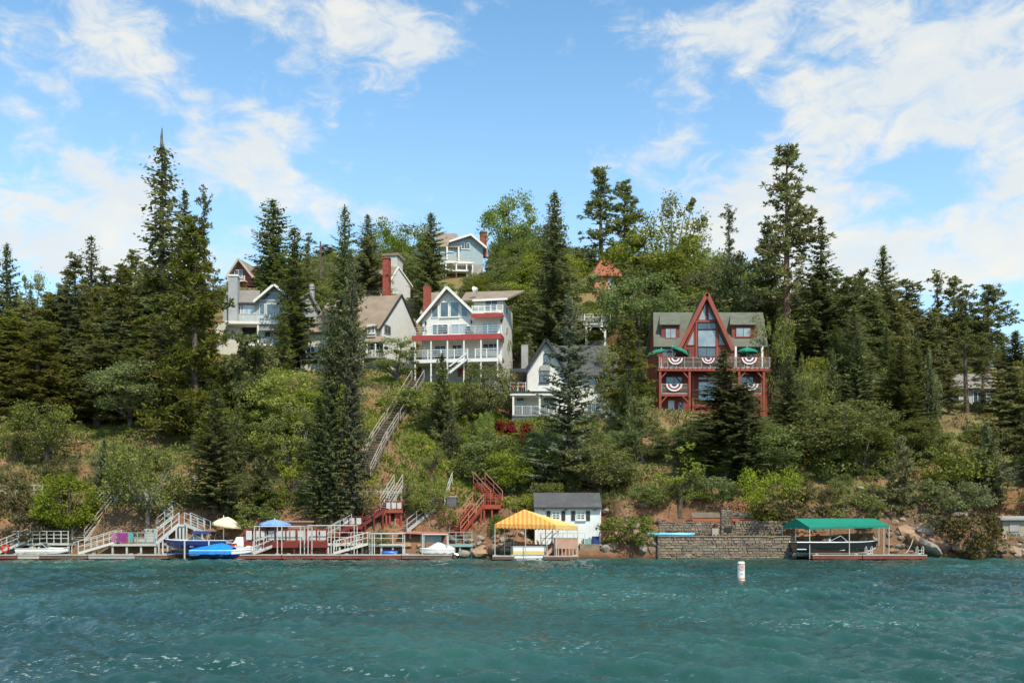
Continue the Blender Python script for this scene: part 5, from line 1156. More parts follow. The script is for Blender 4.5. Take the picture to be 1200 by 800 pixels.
def boat(label, px, row, Y, L, beam, h, flip=False, hullm=GEL, stripe=None, rz=0, cover=None, wind=True, deckm=GEL, seats=True, tower=None, lower=None, keel=.0, name='motorboat', cat='boat', bimini=None, group=None):
    z = wz(row, Y) + keel; e = empty(name, (wx(px, Y), Y, z), (math.pi if flip else 0) + rz, label, cat, group); S = hull_mesh(L, beam, h)
    dk_ = stripe in (BLKG, NAVY)
    loft(S, [0,1] if dk_ else [0,1,2], lower or hullm, 'hull', e); loft(S, [1,2,3] if dk_ else [2,3], stripe or hullm, 'topside', e)
    rim = MB()
    for sg in (1,-1): rim.tube([(s[3][0], s[3][1]*sg, s[3][2]+.01) for s in S], .035, 6)
    rim.build('rub_rail', GEL if stripe else METAL, e)
    nf = int(len(S)*.46); dk = MB()
    for i in range(nf):
        a, b_ = S[i][3], S[i+1][3]; c = .10*math.sin(math.pi*min(1,(i+.5)/nf))
        for sg in (1,-1): dk.face([(a[0],0,a[2]+.03+.10*i/nf),(b_[0],0,b_[2]+.03+.10*(i+1)/nf),(b_[0],b_[1]*sg,b_[2]),(a[0],a[1]*sg,a[2])])
    dk.build('foredeck', deckm, e)
    MB().box(S[nf][3][0], L/2-.05, -beam*.44, beam*.44, h*.45, h*.5).build('cockpit_floor', deckm, e)
    MB().box(L/2-.75, L/2-.02, -beam*.47, beam*.47, h*.5, h*1.0).build('engine_cover', deckm, e)
    if seats and not cover:
        for (sx_, sy) in ((.02*L,-.28),(.02*L,.28)):
            st_ = MB().box(sx_, sx_+.5, sy*beam-.24, sy*beam+.24, h*.5, h*.85).build('seat', SEATM, e); MB().box(sx_+.45, sx_+.56, sy*beam-.24, sy*beam+.24, h*.851, h*1.25).build('backrest', SEATM, st_)
        MB().box(L*.22, L/2-.78, -beam*.38, beam*.38, h*.5, h*.95).build('rear_bench', SEATM, e)
    if wind:
        x0 = S[nf][3][0]; ws = MB().bar((x0-.25,-beam*.40,h*1.08),(x0+.25,-beam*.36,h*1.08+.42),.04).bar((x0-.25,beam*.40,h*1.08),(x0+.25,beam*.36,h*1.08+.42),.04).bar((x0+.25,-beam*.36,h*1.08+.42),(x0+.25,beam*.36,h*1.08+.42),.04).bar((x0+.25,-beam*.36,h*1.08+.42),(x0+1.2,-beam*.44,h*1.05),.035).bar((x0+.25,beam*.36,h*1.08+.42),(x0+1.2,beam*.44,h*1.05),.035).build('windshield', METAL, e)
        MB().slab([(x0-.24,-beam*.39,h*1.1),(x0+.24,-beam*.355,h*1.08+.40),(x0+.24,beam*.355,h*1.08+.40),(x0-.24,beam*.39,h*1.1)], .01).face([(x0-.2,-beam*.40,h*1.06),(x0+.25,-beam*.365,h*1.46),(x0+1.15,-beam*.44,h*1.03)]).build('pane', GLASS, ws)
    if cover:
        cv = MB(); n = len(S); prof = lambda t: .08 + .52*math.exp(-((t-.52)/.24)**2) + .16*math.exp(-((t-.85)/.15)**2); c0 = 4 if cover is BLUEC else 0
        for i in range(c0, n-1):
            for k in range(6):
                v = []
                for (ii, kk) in ((i,k),(i+1,k),(i+1,k+1),(i,k+1)):
                    s = S[ii][3]; u = -1 + 2*kk/6; v.append((s[0], s[1]*u*1.02, s[2] - .02 + prof(ii/(n-1))*(1-u*u)**.7 + .015*math.sin(ii*2.3+kk*1.7)))
                cv.face(v)
        for sg in (1,-1):
            for i in range(c0, n-1):
                a, b_ = S[i][3], S[i+1][3]; cv.face([(a[0],a[1]*sg*1.03,a[2]),(b_[0],b_[1]*sg*1.03,b_[2]),(b_[0],b_[1]*sg*1.05,b_[2]-.26-.04*math.sin(i*1.9)),(a[0],a[1]*sg*1.05,a[2]-.26-.04*math.sin((i-1)*1.9))])
        c = cv.build('cover', cover, e); 
    if tower:
        f = MB()
        for sg in (1,-1): f.tube([(-.1, beam*.46*sg, h), (.25, beam*.36*sg, h+.95), (.9, beam*.46*sg, h)], .035, 6)
        f.tube([(.25,-beam*.36,h+.95),(.25,beam*.36,h+.95)], .035, 6); f.build('tower', METAL, e)
    if bimini:
        mb = MB(); 
        for k in range(5):
            a0 = -1.0+2*k/5; a1 = a0+.4; mb.slab([(-.2,beam*.48*a0,h+.78-.22*a0*a0),(1.2,beam*.48*a0,h+.74-.22*a0*a0),(1.2,beam*.48*a1,h+.74-.22*a1*a1),(-.2,beam*.48*a1,h+.78-.22*a1*a1)], .03)
        c = mb.build('sunshade', bimini, e); MB().bar((0,beam*.47,h),(-.15,beam*.46,h+.58),.03).bar((0,-beam*.47,h),(-.15,-beam*.46,h+.58),.03).bar((1,beam*.47,h),(1.15,beam*.46,h+.55),.03).bar((1,-beam*.47,h),(1.15,-beam*.46,h+.55),.03).build('strut', METAL, c)
    MB().tube([(L/2-.05,0,h*.35),(L/2+.25,0,h*.1)], .08, 6).build('drive_leg', BLKG, e)
    return e
boat('white motorboat with a white framed windshield at the pale green pier', 52, 650.5, 78.9, 3.8, 1.8, .55, True, tower=None, group=None)
b1 = boat('white runabout with a navy stripe raised on a lift beside the zigzag stairs', 232, 646, 78.9, 5.0, 2.0, .88, False, GEL, NAVY, 0, None, True, lower=mat('pale green hull bottom', (.42,.50,.44), .4, .1), bimini=DBLUE)
l = empty('boat_lift', PT(222,654,78.9), 0, 'boat lift cradle with white posts under the striped runabout', 'boat lift')
for a in (-1.7, 0, 1.9):
    for y in (-1.15, 1.15): MB().box(a-.05,a+.05,y-.05,y+.05,-1,1.4).build('post', WRAIL, l)
    if a: MB().box(a-.06,a+.06,-1.1,1.1,.22,.36).build('cradle_beam', METAL, l)
for y in (-.6,.6): MB().box(-1.9,2.1,y-.08,y+.08,.37,.46).build('bunk', DBLUE, l)
boat('white and navy boat under a bright blue cover, moored low on the water', 260, 654.5, 77.4, 4.5, 1.9, .70, True, GEL, GEL, 0, BLUEC, False, lower=NAVY, keel=-.05)
boat('small white boat behind the blue cover with its stern shade folded', 287, 650, 78.9, 2.6, 1.4, .62, True, GEL, None, 0, None, False)
boat('red and orange ski boat tucked between the runabout and the blue cover', 257, 645, 80.2, 3.2, 1.5, .62, False, mat('orange gelcoat', (.62,.12,.03), .3, .1), mat('red gelcoat', (.5,.02,.02), .3, .1), 0, None, False)
g = empty('sun_shade', PT(279,634,79.6), 0, 'white folded boat shade tilted above the blue covered boat', 'boat shade'); MB().slab([(-.55,0,-.4),(.45,0,-.4),(.75,.3,.35),(-.2,.3,.35)], .04, (0,-1,0)).build('cloth', GEL, g); MB().bar((-.5,.02,-.9),(-.2,.1,.3),.04).bar((.4,.02,-.9),(.7,.1,.3),.04).build('frame', METAL, g)
boat('white boat with a rounded fabric hood on the brown dock', 513, 651, 77.9, 2.7, 1.4, .5, False, GEL, None, 0, mat('off white canvas', (.6,.58,.53), .8, .08), False)
# pontoon boat under the yellow canopy
e = empty('pontoon_boat', PT(619,655,77.4), R_(6), 'white and yellow pontoon boat with grey trim under the yellow canopy', 'boat'); YEL = mat('yellow panel', (.66,.50,.14), .5, .08)
for y in (-.75,.75): MB().tube([(-1.5,y,.18),(-1.25,y,.14),(1.2,y,.14)], [.05,.24,.24], 10).build('pontoon', METAL, e)
MB().box(-1.3,1.25,-1.0,1.0,.34,.42).build('deck', METAL, e)
for (x0,x1,y0,y1) in ((-1.28,1.23,-.99,-.94),(-1.28,1.23,.94,.99),(-1.28,-1.23,-.93,.93),(1.18,1.23,-.93,.93)):
    MB().box(x0,x1,y0,y1,.425,.66).build('side_panel', YEL, e); MB().box(x0,x1,y0,y1,.662,.98).build('side_panel', GEL, e)
MB().box(-1.32,1.27,-1.02,-.93,.982,1.03).box(-1.32,1.27,.93,1.02,.982,1.03).build('top_rail', METAL, e); MB().box(.5,1.1,-.8,.8,.43,.85).build('seat', SEATM, e); MB().box(1.26,1.5,-.2,.2,.1,.8).build('outboard_motor', BLKG, e)
e2 = boat('black speedboat with white deck and bow under the green canopy', 978, 652.5, 77.9, 6.5, 2.2, 1.12, True, GEL, BLKG, 0, None, True, lower=GEL, keel=.05)
# speedboat bow pads, dock steps
for (px, row, Y, lab) in ((1019,650,76.9,'white dock steps beside the bow of the black speedboat'),(1079,650,76.9,'small white ladder at the far end of the green canopy dock')):
    g = empty('dock_ladder', PT(px, row, Y), 0, lab, 'ladder')
    for x in (-.22,.22): MB().tube([(x,0,-.4),(x,0,.55),(x,.12,.66),(x,.35,.6),(x,.35,.1)], .03, 6).build('side_rail', WRAIL, g)
    for k in range(3): MB().box(-.2,.2,-.05,.05,-.1+k*.22,-.06+k*.22).build('step', WRAIL, g)
def kayak(px0, px1, row, Y, m, label, rz=0, up=False):
    L = (px1-px0)/F*Y; e = empty('kayak', PT((px0+px1)/2, row, Y), rz, label, 'kayak'); mb = MB(); n = 12
    for i in range(n):
        for k in range(10):
            v = []
            for (ii, kk) in ((i,k),(i+1,k),(i+1,k+1),(i,k+1)):
                t = ii/n; w_ = max(.02, .34*math.sin(math.pi*t)**.6); hh = .20*(.55+.45*math.sin(math.pi*t)); a = 2*math.pi*kk/10; v.append((-L/2+L*t, math.cos(a)*w_, hh + math.sin(a)*hh*.9 + .12*abs(2*t-1)**3))
            mb.face(v)
    mb.build('hull', m, e, smooth=True); MB().tube([(-.5,-.2,.39),(-.35,-.26,.37),(.35,-.26,.37),(.5,-.2,.39),(.35,.2,.39),(-.35,.2,.39),(-.5,-.2,.39)], .03, 5).build('cockpit_rim', BLKG, e)
    return e
kayak(760,814,628.6,79.35,mat('pale blue plastic', (.14,.45,.66), .4, .08),'pale blue kayak lying along the top of the stone lake wall', R_(-1))
kayak(447,466,650,79.2,mat('blue plastic', (.04,.17,.62), .4, .08),'small blue kayak on the shore beneath the pipe rails')

# canopies --------------------------------------------------------------
YC = mat('striped awning shaded', (.58,.235,.05), .75, .12, 1.2, .5, stripes=(0, .34, (.64,.36,.10)), spec=.2)  # orange tone paints the shaded faces of the canopy cloth
YC2 = mat('striped awning lit', (.72,.45,.12), .75, .1, 1.2, .5, stripes=(1, .34, (.76,.54,.20)), spec=.2)  # same cloth on its bright side, the sunlight put into the colour
def canopy(name, corners, ridge, zb, cloth, label, val=.32, scallop=.3, post_rad=.035, lit_cloth=None):
    """corners FL, FR, BR, BL and one or two ridge points, world positions; posts down to zb"""
    o = Vector(corners[0]); e = empty(name, (o.x, o.y, zb), 0, label, 'boat canopy'); O = Vector((o.x, o.y, zb)); C_ = [Vector(c)-O for c in corners]; R = [Vector(c)-O for c in ridge]
    if len(R) == 1: faces = [[C_[0],C_[1],R[0]],[C_[1],C_[2],R[0]],[C_[2],C_[3],R[0]],[C_[3],C_[0],R[0]]]
    else: faces = [[C_[0],C_[1],R[1],R[0]],[C_[1],C_[2],R[1]],[C_[2],C_[3],R[0],R[1]],[C_[3],C_[0],R[0]]]
    for i, f in enumerate(faces):
        P = f if len(f) == 4 else [f[0], f[1], f[2], f[2]]; mb = MB(); nu, nv = 14, 7
        def at(u, v):
            q = P[0].lerp(P[1], u).lerp(P[3].lerp(P[2], u), v); sg = math.sin(math.pi*u)*math.sin(math.pi*min(1, v*1.15))
            return q - Vector((0, 0, .09*abs(sg) + .022*math.sin(u*nu*2.2)*(1 - v)*math.sin(math.pi*u)))
        for a in range(nu):
            for b in range(nv): mb.face([at(a/nu, b/nv), at((a+1)/nu, b/nv), at((a+1)/nu, (b+1)/nv), at(a/nu, (b+1)/nv)])
        mb.build('roof_cloth', lit_cloth if (lit_cloth and i == 1) else cloth, e)
    for i in range(4):
        a, b_ = C_[i], C_[(i+1)%4]; n = max(3, int((b_-a).length/scallop)); mb = MB(); nn = (b_-a).cross(Vector((0,0,1))).normalized()
        for k in range(n):
            p, q, mid = a.lerp(b_, k/n), a.lerp(b_, (k+1)/n), a.lerp(b_, (k+.5)/n)
            mb.slab([p, q, q-Vector((0,0,val*.75)), mid-Vector((0,0,val)), p-Vector((0,0,val*.75))], .015, nn)
        mb.build('valance', lit_cloth if (lit_cloth and i == 1) else cloth, e)
        MB().tube([a-Vector((0,0,.03))-nn*.03, b_-Vector((0,0,.03))-nn*.03], .03, 6).build('frame_pipe', WRAIL, e)
    for i in range(4):
        a, b_ = C_[i], C_[(i+1)%4]
        for t in ((0, .5) if (b_-a).length > 3 else (0,)): p = a.lerp(b_, t) ; MB().tube([(p.x, p.y+.04, 0),(p.x, p.y+.04, p.z-.05)], post_rad, 6).build('post', WRAIL, e)
    return e
ya, yb_ = 76.2, 79.6
canopy('boat_canopy', [PT(580,613.5,76.3), PT(652,615,75.7), PT(677,616,79.0), PT(602,615,79.6)], [PT(614,596.5,77.6)], .1, YC, 'yellow striped peaked canopy over the pontoon boat', .36, .26, lit_cloth=YC2)
GC = mat('green canopy cloth', (.010,.20,.13), .7, .06, 2, .1, spec=.3)
canopy('boat_canopy', [PT(949,618,76.8), PT(1042,615.5,76.8), PT(1030,613,80.2), PT(917,616,80.2)], [PT(932,607,78.6), PT(1025,607,78.6)], .1, GC, 'long green hipped canopy over the black speedboat', .16, .5)
# boxed bench and steps by yellow canopy
g = empty('dock_box', PT(664,648,76.0), 0, 'wooden slatted dock box under the yellow canopy corner', 'dock box'); PKW = mat('pinkish cedar boards', (.46,.27,.19), .8, .12, 1.5, .3)
MB().box(-.95,.82,0,1.0,.35,1.15).build('box_body', PKW, g); MB().box(-1.0,.87,-.03,1.02,1.153,1.2).build('lid', SILV, g)
for i in range(7): MB().box(-.95+i*.28,-.95+i*.28+.09,0,.05,-.15,.34).build('slat', PKW, g)
MB().box(-.95,.82,0,.05,-.25,-.155).build('bottom_rail', PKW, g)
stair('staircase', PT(641,649,76.2), PT(654,636,76.6), .9, 'short pinkish dock steps beside the pontoon boat', PKW, SILV, 1, 4, 2, False)
# ------------------------------------------------------------------ stone walls made of laid stones
STN = [mat('grey brown stone', (.25,.19,.135), .9, .25, .9, .8, dirt=(.10,.08,.06)), mat('tan stone', (.29,.22,.15), .9, .25, .9, .8, dirt=(.12,.095,.07)), mat('dark stone', (.20,.165,.13), .9, .25, .9, .8, dirt=(.09,.07,.055))]
MORT = mat('dark mortar', (.17,.14,.11), .95, .2, 3, .4)
def stone_wall(name, x0, x1, Y, z0, z1, label, size=(.35,.2), depth=.5, seed=1, parts=False, cat='wall', par=None):
    r = random.Random(seed)
    if par is None: e = empty(name, ((x0+x1)/2, Y, z0), 0, label, cat); ox = (x0+x1)/2; oz = z0; oy = 0
    else: e = par; ox = par.location.x; oz = par.location.z; oy = Y - par.location.y
    MB().box(x0-ox, x1-ox, oy+.06, oy+depth, z0-oz, z1-oz-.02).build('core', MORT, e); mb = MB(); z = z0; n = 0
    while z < z1 - .03:
        hh = min(size[1]*r.uniform(.55, 1.7), z1 - z); x = x0 - r.uniform(0, .2)
        if z1 - z - hh < .06: hh = z1 - z
        while x < x1:
            ww = size[0]*r.choice((.45,.6,.8,1.,1.3,1.9))*r.uniform(.8,1.2); xa, xb = max(x, x0), min(x + ww, x1)
            if xb - xa > .06:
                mb.mat(r.choice((0,0,1,1,2))); g_ = .014; p = r.uniform(-.05, .04); a = len(mb.v); c = .035
                X0, X1, Z0, Z1 = xa-ox+g_, xb-ox-g_, z-oz+g_, z+hh-oz-g_; j = lambda: r.uniform(-.035, .035)
                fr = [(X0+c+j(),oy+p,Z0+c*.6+j()),(X1-c+j(),oy+p+j(),Z0+c*.6),(X1-c+j(),oy+p,Z1-c*.6+j()),(X0+c,oy+p+j(),Z1-c*.6+j())]; bk = [(X0,oy+.12,Z0),(X1,oy+.12,Z0),(X1,oy+.12,Z1),(X0,oy+.12,Z1)]
                mb.v += fr + bk; mb.f += [(a,a+1,a+2,a+3)] + [(a+i, a+4+i, a+4+(i+1)%4, a+(i+1)%4) for i in range(4)]; mb.mi += [mb.cur]*5; n += 1
            x += ww
        z += hh
    # keep faces single-sided but closed behind by the core
    me = bpy.data.meshes.new('stones'); me.from_pydata(mb.v, [], mb.f)
    for s_ in STN: me.materials.append(s_)
    me.polygons.foreach_set('material_index', mb.mi); o = link('stones', me, None, e); tag(o, kind='stuff')
    return e
zt = wz(628.5, 79.3)
w1 = stone_wall('lake_wall', wx(770,79.3), wx(932,79.3), 78.98, -.9, zt, 'long lake wall of laid fieldstone rising straight from the water', (.42,.17), .8, 3)
MB().box(wx(769,79.2)-w1.location.x, wx(926,79.2)-w1.location.x, -.05, .9, zt+.9+.004, zt+.9+.06).build('coping', STN[1], w1)
z2 = wz(612, 82.2)
stone_wall('terrace_wall', wx(772,82.2), wx(845,82.2), 82.2, 1.6, z2+.1, 'low stone terrace wall with a flower bed beside the outdoor fireplace', (.32,.15), .4, 4)
stone_wall('terrace_wall', wx(862,82.2), wx(930,82.2), 82.3, 1.6, z2+.15, 'low stone terrace wall under the bright overhanging tree', (.40,.18), .4, 5)
bx = empty('outdoor_fireplace', ((wx(845,82)+wx(862,82))/2, 82.0, 1.7), 0, 'stone outdoor fireplace with a stepped chimney on the lake terrace', 'fireplace')
stone_wall('', wx(845,82), wx(862,82), 82.0, 1.7, 1.7+1.05, '', (.22,.14), .6, 6, par=bx); stone_wall('', wx(845.5,82), wx(857.5,82), 82.05, 2.76, wz(596.5,82), '', (.22,.13), .5, 7, par=bx)
MB().box(-.32,.28,-.09,-.02,.5,.85).build('firebox', DARK, bx)
g = empty('stone_steps', (wx(838,81.4), 81.3, 1.7), 0, 'two small grey stone planters in front of the outdoor fireplace', 'planter')
MB().box(-.25,.25,0,.5,0,.75).build('planter_box', CONC, g); q_ = link('flowers', KIND['bush2r'][0], None, g); q_.scale = (.14,.14,.2); q_.location = (0,.25,.72)
for (a, b_, lab) in ((811,845,'orange brown roofed shelter on the terrace before the big dark fir'),(857,884,'orange brown shelter half under the bright overhanging tree')):
    x0, x1 = wx(a,83.6), wx(b_,83.6); g = empty('shelter', ((x0+x1)/2, 83.6, wz(613,83.6)), 0, lab, 'shelter', 'shelters beside the outdoor fireplace'); hx = (x1-x0)/2; OBR = mat('orange brown boards', (.40,.115,.045), .7, .15, 1.5, .25)
    MB().slab([(-hx,-.25,.50),(hx,-.25,.50),(hx,.9,.95),(-hx,.9,.95)], .05).build('roof', mat('dull brown roofing', (.16,.13,.10), .9, .2), g); MB().box(-hx+.02,hx-.02,-.2,-.14,.18,.46).build('fascia', OBR, g); MB().box(-hx+.05,hx-.05,.1,.7,-.9,.17).build('back_or_shade_panel', DARK if a == 811 else OBR, g)  # first shelter's panel is near black, painting the shade of the gap
    for x in (-hx+.1, hx-.1): MB().box(x-.05,x+.05,-.12,-.02,-1.3,.17).build('post', OBR, g)
# brick pillar and landing below the chalet
Yp = 97.; zb = wz(556, Yp); g = empty('brick_pillar', (wx(757,Yp), Yp, zb), 0, 'tall slim orange brick pillar among bushes below the red chalet', 'pillar')
mb = MB(); hh = wz(512, Yp)-zb; BR2 = mat('orange brick', (.42,.24,.14), .85, .2, 3, .4); z = 0; k = 0
bk = None
while z < hh-.1:
    for x in (-.32, 0, .32):
        xx = x + (.0 if k % 2 else .05)
        q = (xx, 0, z)
        if bk is None: bk = MB().box(-.15,.15,-.3,.3,.01,.17).build('brick', BR2, g, q)
        else: copyobj(bk, g, q)
    z += .19; k += 1
MB().box(-.44,.47,-.27,.27,-1,hh-.02).build('core', MORT, g)
g = empty('retaining_wall', (wx(772,96), 96, wz(556,96)), 0, 'short grey block landing wall at the foot of the brick pillar', 'wall'); MB().box(-1.1,1.1,0,2,-1,.65).build('wall', mat('grey block', (.30,.30,.30), .9, .1), g)
for i in range(6): MB().box(-.5,.6,.4+i*.3,.75+i*.3,.65+i*.2,.85+i*.2).build('step', MATS['grey block'], g)
g = empty('foundation_block', PT(691,653,79.6), 0, 'square weathered concrete block under the boathouse corner', 'foundation'); MB().box(-.78,.78,0,1.0,-.6,1.08).build('block', mat('brown stained concrete', (.25,.19,.13), .9, .25, 1.5, .5, dirt=(.12,.09,.07)), g)
g = empty('boathouse_deck', PT(682,637.6,79.8), 0, 'thin grey deck in front of the boathouse with a planter of pink flowers', 'deck'); MB().box(-3.4,1.6,0,1.2,-.08,0).build('decking', SILV, g); r = railing(g, (-3.3,.05,0), (0.2,.05,0), .9, METAL, 5, 2)
MB().box(.1,.75,.2,.7,0,.45).build('planter_box', TEALP, g); MB().box(.85,1.4,.2,.7,0,.65).build('bin', DBLUE, g)
# ------------------------------------------------------------------ rocks
import bmesh
RK = [mat('orange tan rock', (.34,.22,.13), .9, .3, 1.6, .9, dirt=(.14,.09,.06)), mat('grey rock', (.29,.25,.205), .9, .28, 1.6, .9, dirt=(.13,.11,.085)), mat('brown rock', (.21,.135,.09), .9, .3, 1.5, .8)]
rock_me = []
for sd in range(9):
    r = random.Random(sd + 40); bm = bmesh.new(); bmesh.ops.create_icosphere(bm, subdivisions=2, radius=.5)
    cuts = [Vector((r.gauss(0,1), r.gauss(0,1), r.gauss(0,1))).normalized() for _ in range(9)]
    for v in bm.verts:
        for c in cuts:
            d = v.co.dot(c) - .34*r.uniform(.97,1.03)
            if d > 0: v.co -= c*d*.92
        v.co *= 1 + r.uniform(-.035, .035)
    me = bpy.data.meshes.new('rock'); bm.to_mesh(me); bm.free(); me.materials.append(RK[sd % 3]); rock_me.append(me)
def rock(X, Y, z, sx_, sy, sz, label, group, seed, rot=None):
    o = link('boulder', rock_me[seed % 9]); o.location = (X, Y, z); o.scale = (sx_, sy, sz); r = random.Random(seed); o.rotation_euler = rot or (r.uniform(-.4,.4), r.uniform(-.5,.5), r.uniform(0,6.28)); return tag(o, label, 'rock', group)
# named big ones: column, row, width px, height px, roll
for i, (px, py, w_, hh, roll, lab) in enumerate([(1075,633,34,11,.55,'long slanting tan slab at the top of the tumbled boulders'),(1090,641,36,11,.6,'second slanting tan slab below the first on the boulder shore'),
    (1104,640,30,12,.5,'orange brown slab near the olive bush on the shore'),(1060,624,26,16,.2,'big grey boulder under the red bare slope'),(1083,620,24,14,.3,'rounded grey boulder above the slanting slabs'),
    (1170,640,28,12,.5,'slanting tan slab beside the big olive bush at the waterline'),(1190,645,26,11,.3,'flat orange slab near the small shed'),(1150,645,18,12,.2,'grey rock between the olive bush and the slanting slab'),
    (764,645,18,14,.2,'rounded yellow tan rock at the corner of the lake wall'),(755,630,40,13,.6,'long grey slab slanting to the kayak end of the lake wall'),(740,615,20,12,.4,'pale angular rock behind the dark green bush'),
    (578,643,16,14,.1,'round pale boulder beside the small brown dock'),(561,648,22,12,.0,'grey boulder in the water by the yellow canopy dock'),(543,648,16,9,.1,'low brown rock at the foot of the red stairs'),
    (1125,640,22,14,.1,'dark brown rock under the olive bush'),(593,572,22,14,.2,'large tan boulder on the bank above the yellow canopy'),(616,570,26,16,.3,'pale rounded boulder on the bank behind the boathouse roof')]):
    Y = hit(px, py) if py < 632 else 79.6 + random.uniform(-.3, .6); k = Y/F; rock(wx(px, Y), Y, wz(py, Y), w_*k*1.1, w_*k*.8, hh*k*1.3, lab, None, i, (0, roll, random.uniform(-.3,.3)))
def rocks(n, x0, x1, y0, y1, s0, s1, label, group, seed):
    r = random.Random(seed)
    for i in range(n):
        px, py = r.uniform(x0, x1), r.uniform(y0, y1); Y = hit(px, py); s = r.uniform(s0, s1); mark(rock(wx(px, Y), Y, gz(wx(px, Y), Y)+s*.1, s*r.uniform(.9,1.6), s, s*r.uniform(.6,1), label, group, seed*100+i), px, py, ('orange tan rock','grey rock','brown rock')[(seed*100+i) % 9 % 3], 'big' if s > (s0+s1)/2 else 'small', group)
rocks(70, 1040, 1135, 606, 652, .25, .75, 'angular rock in the tumbled shore beside the olive bush', 'tumbled boulders beside the olive bush', 1)
rocks(22, 1135, 1200, 636, 653, .3, .9, 'rock at the waterline near the small shed', 'waterline rocks near the small shed', 2)
rocks(34, 706, 775, 600, 652, .3, .9, 'grey brown rock between the boathouse and the lake wall', 'rocks between the boathouse and the lake wall', 3)
rocks(40, 575, 630, 618, 650, .25, .7, 'shore rock under the yellow canopy', 'shore rocks under the yellow canopy', 14)
rocks(26, 530, 600, 634, 652, .3, .8, 'shore rock between the red stairs and the yellow canopy', 'shore rocks by the red stairs', 4)
rocks(30, 380, 525, 640, 652, .25, .6, 'small rock on the shore behind the middle docks', 'small rocks behind the middle docks', 5)
rocks(30, 0, 300, 636, 651, .25, .6, 'small rock on the bank behind the gangways', 'small rocks behind the gangways', 6)
rocks(30, 250, 520, 585, 632, .25, .7, 'rock sticking out of the bank above the dark red deck', 'rocks in the bank above the dark red deck', 7)
rocks(36, 935, 1060, 560, 640, .25, .8, 'rock on the bare red slope behind the green canopy', 'rocks behind the green canopy', 8)
rocks(40, 80, 150, 478, 520, .15, .4, 'pale stone scattered in the pebbly red clearing', 'pale stones in the red clearing', 9)
# fallen logs
for (a, b_, lab) in (((24,530),(100,521),'thin fallen trunk lying across the red clearing'),((715,602),(742,618),'bleached fallen trunk pointing at the kayak'),((265,592),(238,612),'dark fallen branch on the red bank above the runabout')):
    Y = hit(*a); Y2 = hit(*b_); A = Vector((wx(a[0],Y), Y, gz(wx(a[0],Y),Y)+.15)); B2 = Vector((wx(b_[0],Y2), Y2, gz(wx(b_[0],Y2),Y2)+.2)); e = empty('fallen_log', A, 0, lab, 'log'); MB().tube([(0,0,0), tuple((B2-A)*.5+Vector((0,0,.05))), tuple(B2-A)], [.16,.13,.08], 7).build('log', BARKG if 'bleached' in lab else BARK, e)
# mooring rope, buoy
e = empty('mooring_rope', PT(1072,625,79.8), 0, 'slack mooring rope from the boulders to the green canopy dock', 'rope'); A = Vector(PT(1060,648,78)) - e.location
MB().tube([tuple(A*t + Vector((0,0,-.35*math.sin(math.pi*t)))) for t in [i/8 for i in range(9)]], .03, 5).build('rope', ROPE, e)
Yb = 47.0; r_ = 9*Yb/F/2*.95; zt = wz(657.5, Yb); e = empty('buoy', (wx(868.5,Yb), Yb, 0), 0, 'white speed limit buoy with orange marks floating off the lake wall', 'buoy'); OG = mat('orange marking', (.70,.17,.03), .5, .05)
MB().tube([(0,0,-.5),(0,0,.05),(0,0,zt-.08),(0,0,zt)], [r_*1.0,r_,r_,r_*.85], 20).build('float_body', mat('white buoy plastic', (.74,.73,.68), .4, .05), e, smooth=False)
MB().tube([(0,0,.07),(0,0,.13)], r_*1.03, 20).build('orange_band', OG, e); MB().tube([(0,0,zt-.16),(0,0,zt-.11)], r_*1.03, 20).build('orange_band', OG, e); MB().tube([(0,0,-.4),(0,0,.02)], [r_*1.35, r_*1.3], 20).build('collar', mat('dull orange collar', (.45,.2,.08), .7), e)
ring = MB(); zc = zt*.66
for i in range(14):
    a0, a1 = 2*math.pi*i/14, 2*math.pi*(i+1)/14; P = lambda a: (math.sin(math.cos(a)*.62)*r_*1.02, -math.cos(math.cos(a)*.62)*r_*1.02, zc + math.sin(a)*r_*.62)
    ring.bar(P(a0), P(a1), .02, .026)
ring.build('circle_mark', OG, e)
def txt(body, size, loc, rot, m, parent, name='lettering'):
    c = bpy.data.curves.new(name, 'FONT'); c.body = body; c.size = size; c.align_x = 'CENTER'; c.align_y = 'CENTER'; c.extrude = .003
    t = bpy.data.objects.new('tmp', c); COL.objects.link(t); bpy.context.view_layer.update(); me = bpy.data.meshes.new_from_object(t.evaluated_get(bpy.context.evaluated_depsgraph_get())); bpy.data.objects.remove(t)
    me.materials.clear(); o = link(name, me, m, parent); o.location = loc; o.rotation_euler = rot; return o
txt('5', .15, (0, -r_-.012, zc), (R_(90),0,0), BLACKT, e); txt('MPH', .055, (0, -r_-.012, zt*.36), (R_(90),0,0), BLACKT, e)
# ------------------------------------------------------------------ the trees one can pick out, each where it stands
SHIELD += [(262,372,325,416,124),(264,302,303,330,172),(350,480,345,436,119),(425,470,300,352,148),(484,606,335,452,114),(517,575,270,318,184),
           (598,720,392,496,107),(640,716,366,408,128),(430,460,520,566,99),(448,478,496,530,106),(466,505,450,506,112),(92,156,566,632,84),(163,245,572,640,82),(530,596,552,628,88),(384,478,560,640,83),(474,534,572,622,82),(618,712,570,640,84),(757,935,592,652,82.5),(915,1060,600,652,81),(0,85,565,582,88),(0,186,618,650,81),(250,380,604,640,83),(1040,1100,612,652,82),(80,145,484,520,104),(748,790,512,556,96),(690,732,305,350,164),(765,902,345,490,109),(1102,1170,445,496,116),(1035,1105,555,612,84),(422,512,445,574,112)]
